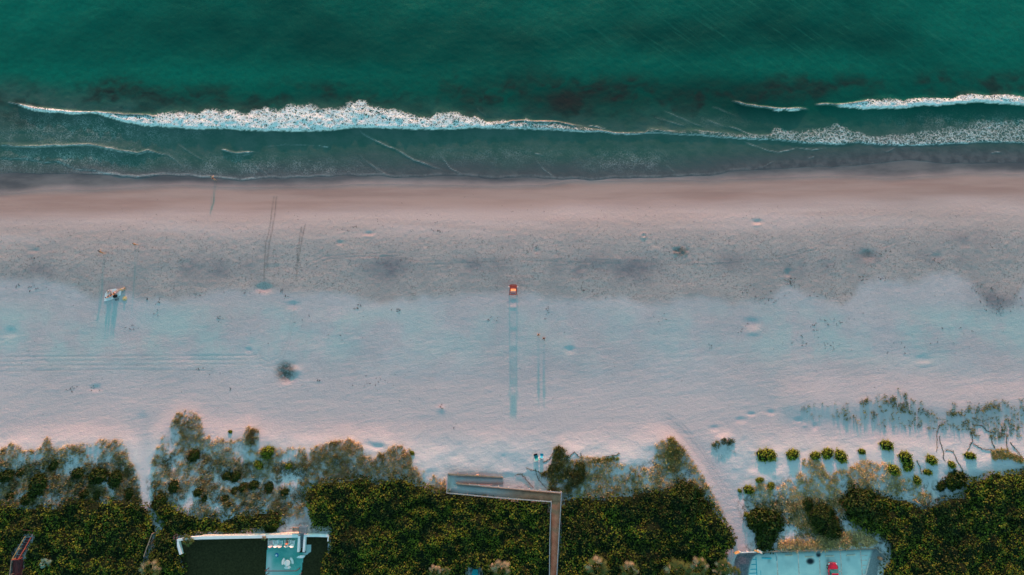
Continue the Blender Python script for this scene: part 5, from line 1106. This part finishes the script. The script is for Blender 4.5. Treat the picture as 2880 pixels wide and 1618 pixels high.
POSES = {  # hips z, chest offset, head, legs, arms (front = +y)
 'stand': dict(hip=(0,0,.92), chest=(0,.02,1.38), head=(0,.03,1.62), kn=[(-.10,.02,.50),(.10,.03,.50)], ft=[(-.12,.0,.07),(.12,.02,.07)], toe=[(-.13,.16,.03),(.13,.18,.03)], el=[(-.25,-.02,1.13),(.25,-.02,1.13)], ha=[(-.27,.08,.90),(.27,.08,.90)]),
 'walk': dict(hip=(0,0,.91), chest=(0,.05,1.36), head=(0,.10,1.60), kn=[(-.10,.22,.52),(.10,-.08,.50)], ft=[(-.11,.30,.08),(.11,-.36,.14)], toe=[(-.11,.45,.04),(.11,-.24,.03)], el=[(-.24,-.16,1.14),(.25,.12,1.14)], ha=[(-.26,-.06,.92),(.24,.34,1.0)]),
 'bend': dict(hip=(0,-.15,.88), chest=(0,.22,1.18), head=(0,.44,1.34), kn=[(-.10,.08,.50),(.10,.0,.50)], ft=[(-.12,.0,.07),(.12,-.22,.09)], toe=[(-.13,.15,.03),(.13,-.08,.03)], el=[(-.24,.28,.92),(.30,.34,1.0)], ha=[(-.22,.42,.72),(.36,.52,.86)]),
 'sit': dict(hip=(0,0,.13), chest=(0,-.10,.56), head=(0,-.10,.82), kn=[(-.14,.42,.34),(.14,.44,.28)], ft=[(-.13,.78,.09),(.15,.82,.08)], toe=[(-.13,.86,.18),(.15,.90,.17)], el=[(-.27,-.05,.34),(.27,.02,.34)], ha=[(-.26,-.22,.06),(.20,.26,.30)]),
 'chair': dict(hip=(0,0,.13), chest=(0,-.20,.54), head=(0,-.28,.79), kn=[(-.13,.42,.20),(.13,.42,.20)], ft=[(-.13,.60,-.28),(.13,.60,-.28)], toe=[(-.13,.74,-.32),(.13,.74,-.32)], el=[(-.32,-.05,.32),(.32,-.05,.32)], ha=[(-.34,.24,.30),(.34,.24,.30)]),
 'lie': dict(hip=(0,0,.13), chest=(0,-.46,.15), head=(0,-.74,.17), kn=[(-.10,.42,.16),(.10,.42,.20)], ft=[(-.12,.84,.08),(.12,.84,.08)], toe=[(-.14,.88,.20),(.14,.88,.20)], el=[(-.30,-.36,.09),(.32,-.50,.10)], ha=[(-.28,-.08,.07),(.22,-.78,.12)]),
}
def person(loc, rz, pose, label, skin=0, hair='black', top=None, bottom='black', s=1.0, group=None, long_hair=False):
    e = empty('person', loc, rz); e.scale = (s, s, s); tag(e, label, 'person', group)
    P = {k: ([Vector(q) for q in v] if isinstance(v, list) else Vector(v)) for k, v in POSES[pose].items()}
    hip, chest, head = P['hip'], P['chest'], P['head']; up = (chest-hip).normalized(); neck = chest+up*.07+(head-chest)*.15
    V = [hip, hip.lerp(chest, .45), chest]; E = [(0, 1), (1, 2)]; Rd = [(.135, .11), (.12, .095), (.15, .10)]
    def chain(st_, pts, rs):
        p = st_
        for q, r in zip(pts, rs): V.append(Vector(q)); E.append((p, len(V)-1)); Rd.append(r); p = len(V)-1
        return p
    hd = (head-neck).normalized(); fw = Vector((0, 1, 0)); fw = (fw-hd*fw.dot(hd)); fw = fw.normalized() if fw.length > .2 else Vector((0, 0, 1))
    chain(2, [neck+hd*.02, head-hd*.05+fw*.015, head+hd*.04, head+hd*.10], [.055, .078, .095, .06])
    hand_info = []
    for i, sx in enumerate((-1, 1)):
        sh = chest+Vector((sx*.18, 0, 0))+up*.02
        hv = (P['ha'][i]-P['el'][i]).normalized()
        w_ = chain(2, [sh, P['el'][i], P['ha'][i], P['ha'][i]+hv*.07], [.058, .042, .028, (.036, .02)])
        hand_info.append((P['ha'][i]+hv*.07, hv, sx))
        hj = hip+Vector((sx*.09, 0, -.03)) if pose not in ('lie',) else hip+Vector((sx*.09, .05, 0))
        chain(0, [hj, P['kn'][i], P['ft'][i], P['toe'][i]], [.088, .056, .040, .030])
    body = skinned('body', V, E, Rd, SK[skin], e)
    # fingers, nose, ears and eyes joined into the body mesh
    bm = bmesh.new(); bm.from_mesh(body.data)
    for p, hv, sx in hand_info:
        sd_ = hv.cross(fw).normalized() if abs(hv.dot(fw)) < .9 else Vector((1, 0, 0)); cu = hv.cross(sd_)
        for k in range(4):
            b = p+sd_*(k-1.5)*.02-hv*.01; l = (.07, .08, .075, .058)[k]; atube(bm, [b, b+hv*l*.55, b+hv*l*.9+cu*l*.35], [.009, .008, .006], 5)
        b = p-hv*.05-sd_*sx*.03; atube(bm, [b, b-sd_*sx*.03+hv*.03, b-sd_*sx*.035+hv*.055], [.011, .009, .007], 5)
    fc = head+fw*.088; bmesh.ops.create_cone(bm, cap_ends=True, segments=6, radius1=.016, radius2=.006, depth=.04, matrix=Matrix.Translation(fc+fw*.008) @ hd.to_track_quat('Z', 'Y').to_matrix().to_4x4())
    sdv = hd.cross(fw)
    for s_ in (-1, 1): bmesh.ops.create_uvsphere(bm, u_segments=6, v_segments=4, radius=.02, matrix=Matrix.Translation(head+sdv*s_*.095))
    nf0 = len(bm.faces)
    for s_ in (-1, 1): bmesh.ops.create_uvsphere(bm, u_segments=6, v_segments=4, radius=.012, matrix=Matrix.Translation(head+hd*.015+fw*.086+sdv*s_*.033))
    bmesh.ops.create_cube(bm, size=1, matrix=Matrix.Translation(head-hd*.05+fw*.082) @ Matrix.Diagonal((.045, .012, .01, 1)))
    bm.faces.ensure_lookup_table()
    for f in bm.faces[nf0:]: f.material_index = 1
    bm.to_mesh(body.data); bm.free(); body.data.materials.append(CL['black'])
    # hair
    bm = bmesh.new(); bmesh.ops.create_uvsphere(bm, u_segments=12, v_segments=8, radius=1, matrix=Matrix.Translation(head+hd*.045-fw*.02) @ hd.to_track_quat('Z', 'Y').to_matrix().to_4x4() @ Matrix.Diagonal((.108, .118, .105, 1)))
    if long_hair: atube(bm, [head-fw*.06, head-fw*.11-hd*.12, neck-fw*.12-hd*.10], [.08, .07, .04], 8)
    bobj('hair', bm, HR[hair], e, True)
    if top: skinned('top', [hip.lerp(chest, .25), hip.lerp(chest, .6), chest+up*.03, chest+Vector((-.17, 0, 0)), chest+Vector((.17, 0, 0))], [(0, 1), (1, 2), (2, 3), (2, 4)], [(.14, .115), (.135, .11), (.16, .115), .07, .07], CL[top], e)
    if bottom: skinned('shorts', [hip.lerp(chest, .18), hip, hip+(P['kn'][0]-hip)*.42+Vector((-.05, 0, 0)), hip+(P['kn'][1]-hip)*.42+Vector((.05, 0, 0))], [(0, 1), (1, 2), (1, 3)], [(.14, .115), (.15, .125), .095, .095], CL[bottom], e, 1)
    return e
person(place(1514,944), R(0), 'walk', 'person walking in front, left of the two walkers on the sand, peach top', 0, 'black', 'orange', 'maroon', group='two walkers on the sand')
person(place(1529,954), R(0), 'walk', 'person in dark clothes, right of the two walkers on the sand', 1, 'black', 'black', 'black', 1.0, group='two walkers on the sand')
person(place(606,507), R(40), 'bend', 'person with reddish skin striding at the water edge', 0, 'brown', 'red', 'maroon', 1.02)
person(place(294,713), R(60), 'bend', 'dark haired person in orange red leaning over on the damp sand', 0, 'black', 'orange', 'maroon', 1.0, long_hair=True)
person(place(386,690), R(75), 'walk', 'bare skinned child in orange walking on the rough sand', 0, 'brown', 'orange', 'orange', .85)
x, y = hit(1343.5, 1331, 2.1); person(place(1344,1334), R(180), 'stand', 'person with bare pink shoulders and blue shorts beside the boardwalk ramp', 2, 'blond', 'pink', 'blue', 1.0, long_hair=True)
# group on the white sheet
bp = place(318, 830); sh_ = empty('beach_sheet', bp)
A = [place(*p) for p in ((306,843),(336,833),(338,818),(346,811),(330,815),(303,823))]
def towel(name, pts, mat, label, dz=.03):
    P = [place(*p) for p in pts]; c = sum((Vector(p) for p in P), Vector())/len(P); bm = bmesh.new()
    f = bm.faces.new([bm.verts.new(p-c+Vector((0, 0, dz))) for p in P]); r = bmesh.ops.extrude_face_region(bm, geom=[f]); bmesh.ops.translate(bm, verts=[v for v in r['geom'] if isinstance(v, bmesh.types.BMVert)], vec=(0, 0, .025))
    bmesh.ops.triangulate(bm, faces=[f for f in bm.faces if len(f.verts) > 4])
    o = bobj(name, bm, mat); o.location = c; tag(o, label, 'towel'); return o
bpy.data.objects.remove(sh_)
towel('beach_sheet', [(296,826),(293,848),(309,845),(340,831),(342,818),(326,812),(304,816)], M['towel'], 'large white sheet spread under the group at the left of the beach')
towel('beach_towel', [(331,818),(345,810),(352,809),(353,814),(346,817),(333,821)], M['ytowel'], 'yellow towel at the upper right corner of the white sheet')
def up(px_, py_, dz=.05): p = place(px_, py_); return p+Vector((0, 0, dz))
person(up(304,837), R(-20), 'sit', 'black haired person sitting at the lower left corner of the white sheet', 2, 'black', 'pink', 'black', s=.82, group='group sitting on the white sheet', long_hair=True)
person(up(312,833), R(-15), 'sit', 'dark skinned person sitting in the middle of the white sheet', 0, 'black', 'red', 'maroon', .82, group='group sitting on the white sheet')
person(up(321,829), R(-20), 'sit', 'person in a yellow top sitting in the centre right of the white sheet', 0, 'black', 'yellow', 'orange', .82, group='group sitting on the white sheet')
person(up(328,824), R(-30), 'sit', 'brown haired person sitting at the right edge of the white sheet', 0, 'brown', 'lilac', 'lilac', .9, group='group sitting on the white sheet')
person(up(306,820), R(160), 'sit', 'small child with brown hair at the top left of the white sheet', 0, 'brown', 'pink', 'pink', .62, group='group sitting on the white sheet')
person(up(312.5,819.5), R(190), 'sit', 'small child in purple at the top of the white sheet', 2, 'black', 'lilac', 'lilac', .6, group='group sitting on the white sheet')
person(up(343,815), R(110), 'lie', 'person lying face up on the yellow towel', 2, 'brown', 'pink', 'yellow', .85)
xx, yy = hit(807.5, 1527, ZP+.5); person((xx, yy+.02, ZP+.36), 0, 'chair', 'person in red sitting in the fourth patio chair', 0, 'brown', 'red', 'maroon', 1.0)
def bag(px_, py_, mat, label, s=1.0, name='beach_bag', cat='bag'):
    p = place(px_, py_); e = empty(name, p, .5); tag(e, label, cat); bm = bmesh.new()
    bmesh.ops.create_uvsphere(bm, u_segments=12, v_segments=8, radius=1, matrix=Matrix.Translation((0, 0, .22*s)) @ Matrix.Diagonal((.30*s, .20*s, .24*s, 1))); bobj('body', bm, mat, e, True)
    bm = bmesh.new(); atube(bm, [(-.15*s, 0, .36*s), (-.08*s, 0, .52*s), (.08*s, 0, .52*s), (.15*s, 0, .36*s)], .02, 6); bobj('handle', bm, mat, e, True)
bag(326.5, 834, M['black'], 'large dark bag at the lower right corner of the white sheet', 1.5)
def sandal(px_, py_, rz, label):
    p = place(px_, py_); o = empty('sandals', p, rz); tag(o, label, 'sandals')
    for s in (-1, 1):
        bm = bmesh.new(); aprism(bm, [(s*.11+.05*math.cos(t), .14*math.sin(t)) for t in np.linspace(0, 2*math.pi, 9)[:-1]], .01, .05); atube(bm, [(s*.11-.05, .03, .04), (s*.11, .06, .10), (s*.11+.05, .03, .04)], .015, 5); bobj('sandal', bm, M['black'], o)
sandal(326.5, 844, 0, 'dark sandals just below the bag, the left pair'); sandal(332.5, 842.5, 1.3, 'dark sandals just below the bag, the right pair')
p = place(351, 840); e = empty('sun_hat', p); tag(e, 'yellow straw sun hat lying on the sand right of the group', 'hat')
bm = bmesh.new(); alathe(bm, [(.44, .02), (.44, .05), (.16, .07)], 18); bobj('brim', bm, M['straw'], e)
bm = bmesh.new(); alathe(bm, [(.16, .07), (.15, .18), (.08, .22)], 14); bobj('crown', bm, M['straw'], e)
# blue beach chairs
def beach_chair(px_, py_, rz, mat, label, s=1.0, bagc=False):
    p = place(px_, py_); e = empty('beach_chair', p, rz); e.scale = (s, s, s); tag(e, label, 'beach chair', 'blue beach chairs beside the boardwalk')
    bm = bmesh.new(); n = 6
    def cloth(pts, hw):
        L = [bm.verts.new((-hw, y, z)) for y, z in pts]; Q = [bm.verts.new((hw, y, z)) for y, z in pts]
        for i in range(len(pts)-1): bm.faces.new((L[i], L[i+1], Q[i+1], Q[i]))
    cloth([(.28,.26),(.10,.20),(-.12,.18)], .28); bobj('seat', bm, mat, e); bm = bmesh.new(); cloth([(-.12,.18),(-.30,.42),(-.52,.78)], .28); bobj('backrest', bm, mat, e)
    for s_ in (-1, 1):
        bm = bmesh.new(); atube(bm, [(s_*.30,.30,.02),(s_*.30,.30,.26),(s_*.30,-.12,.18),(s_*.30,-.54,.80)], .022, 6); atube(bm, [(s_*.30,.0,.18),(s_*.30,-.34,.02)], .022, 6); bobj('frame', bm, M['plast'], e)
    if bagc:
        bm = bmesh.new(); abox(bm, (0, .30, .34), (.58, .22, .20)); bobj('pillow', bm, M['black'], e, bevel=.05)
beach_chair(1507.5, 1284, .25, M['teal'], 'larger teal blue beach chair with a black roll at its top', 1.25, True)
beach_chair(1523.5, 1280, -.15, M['blue'], 'smaller bright blue beach chair right of the teal one', 1.0)
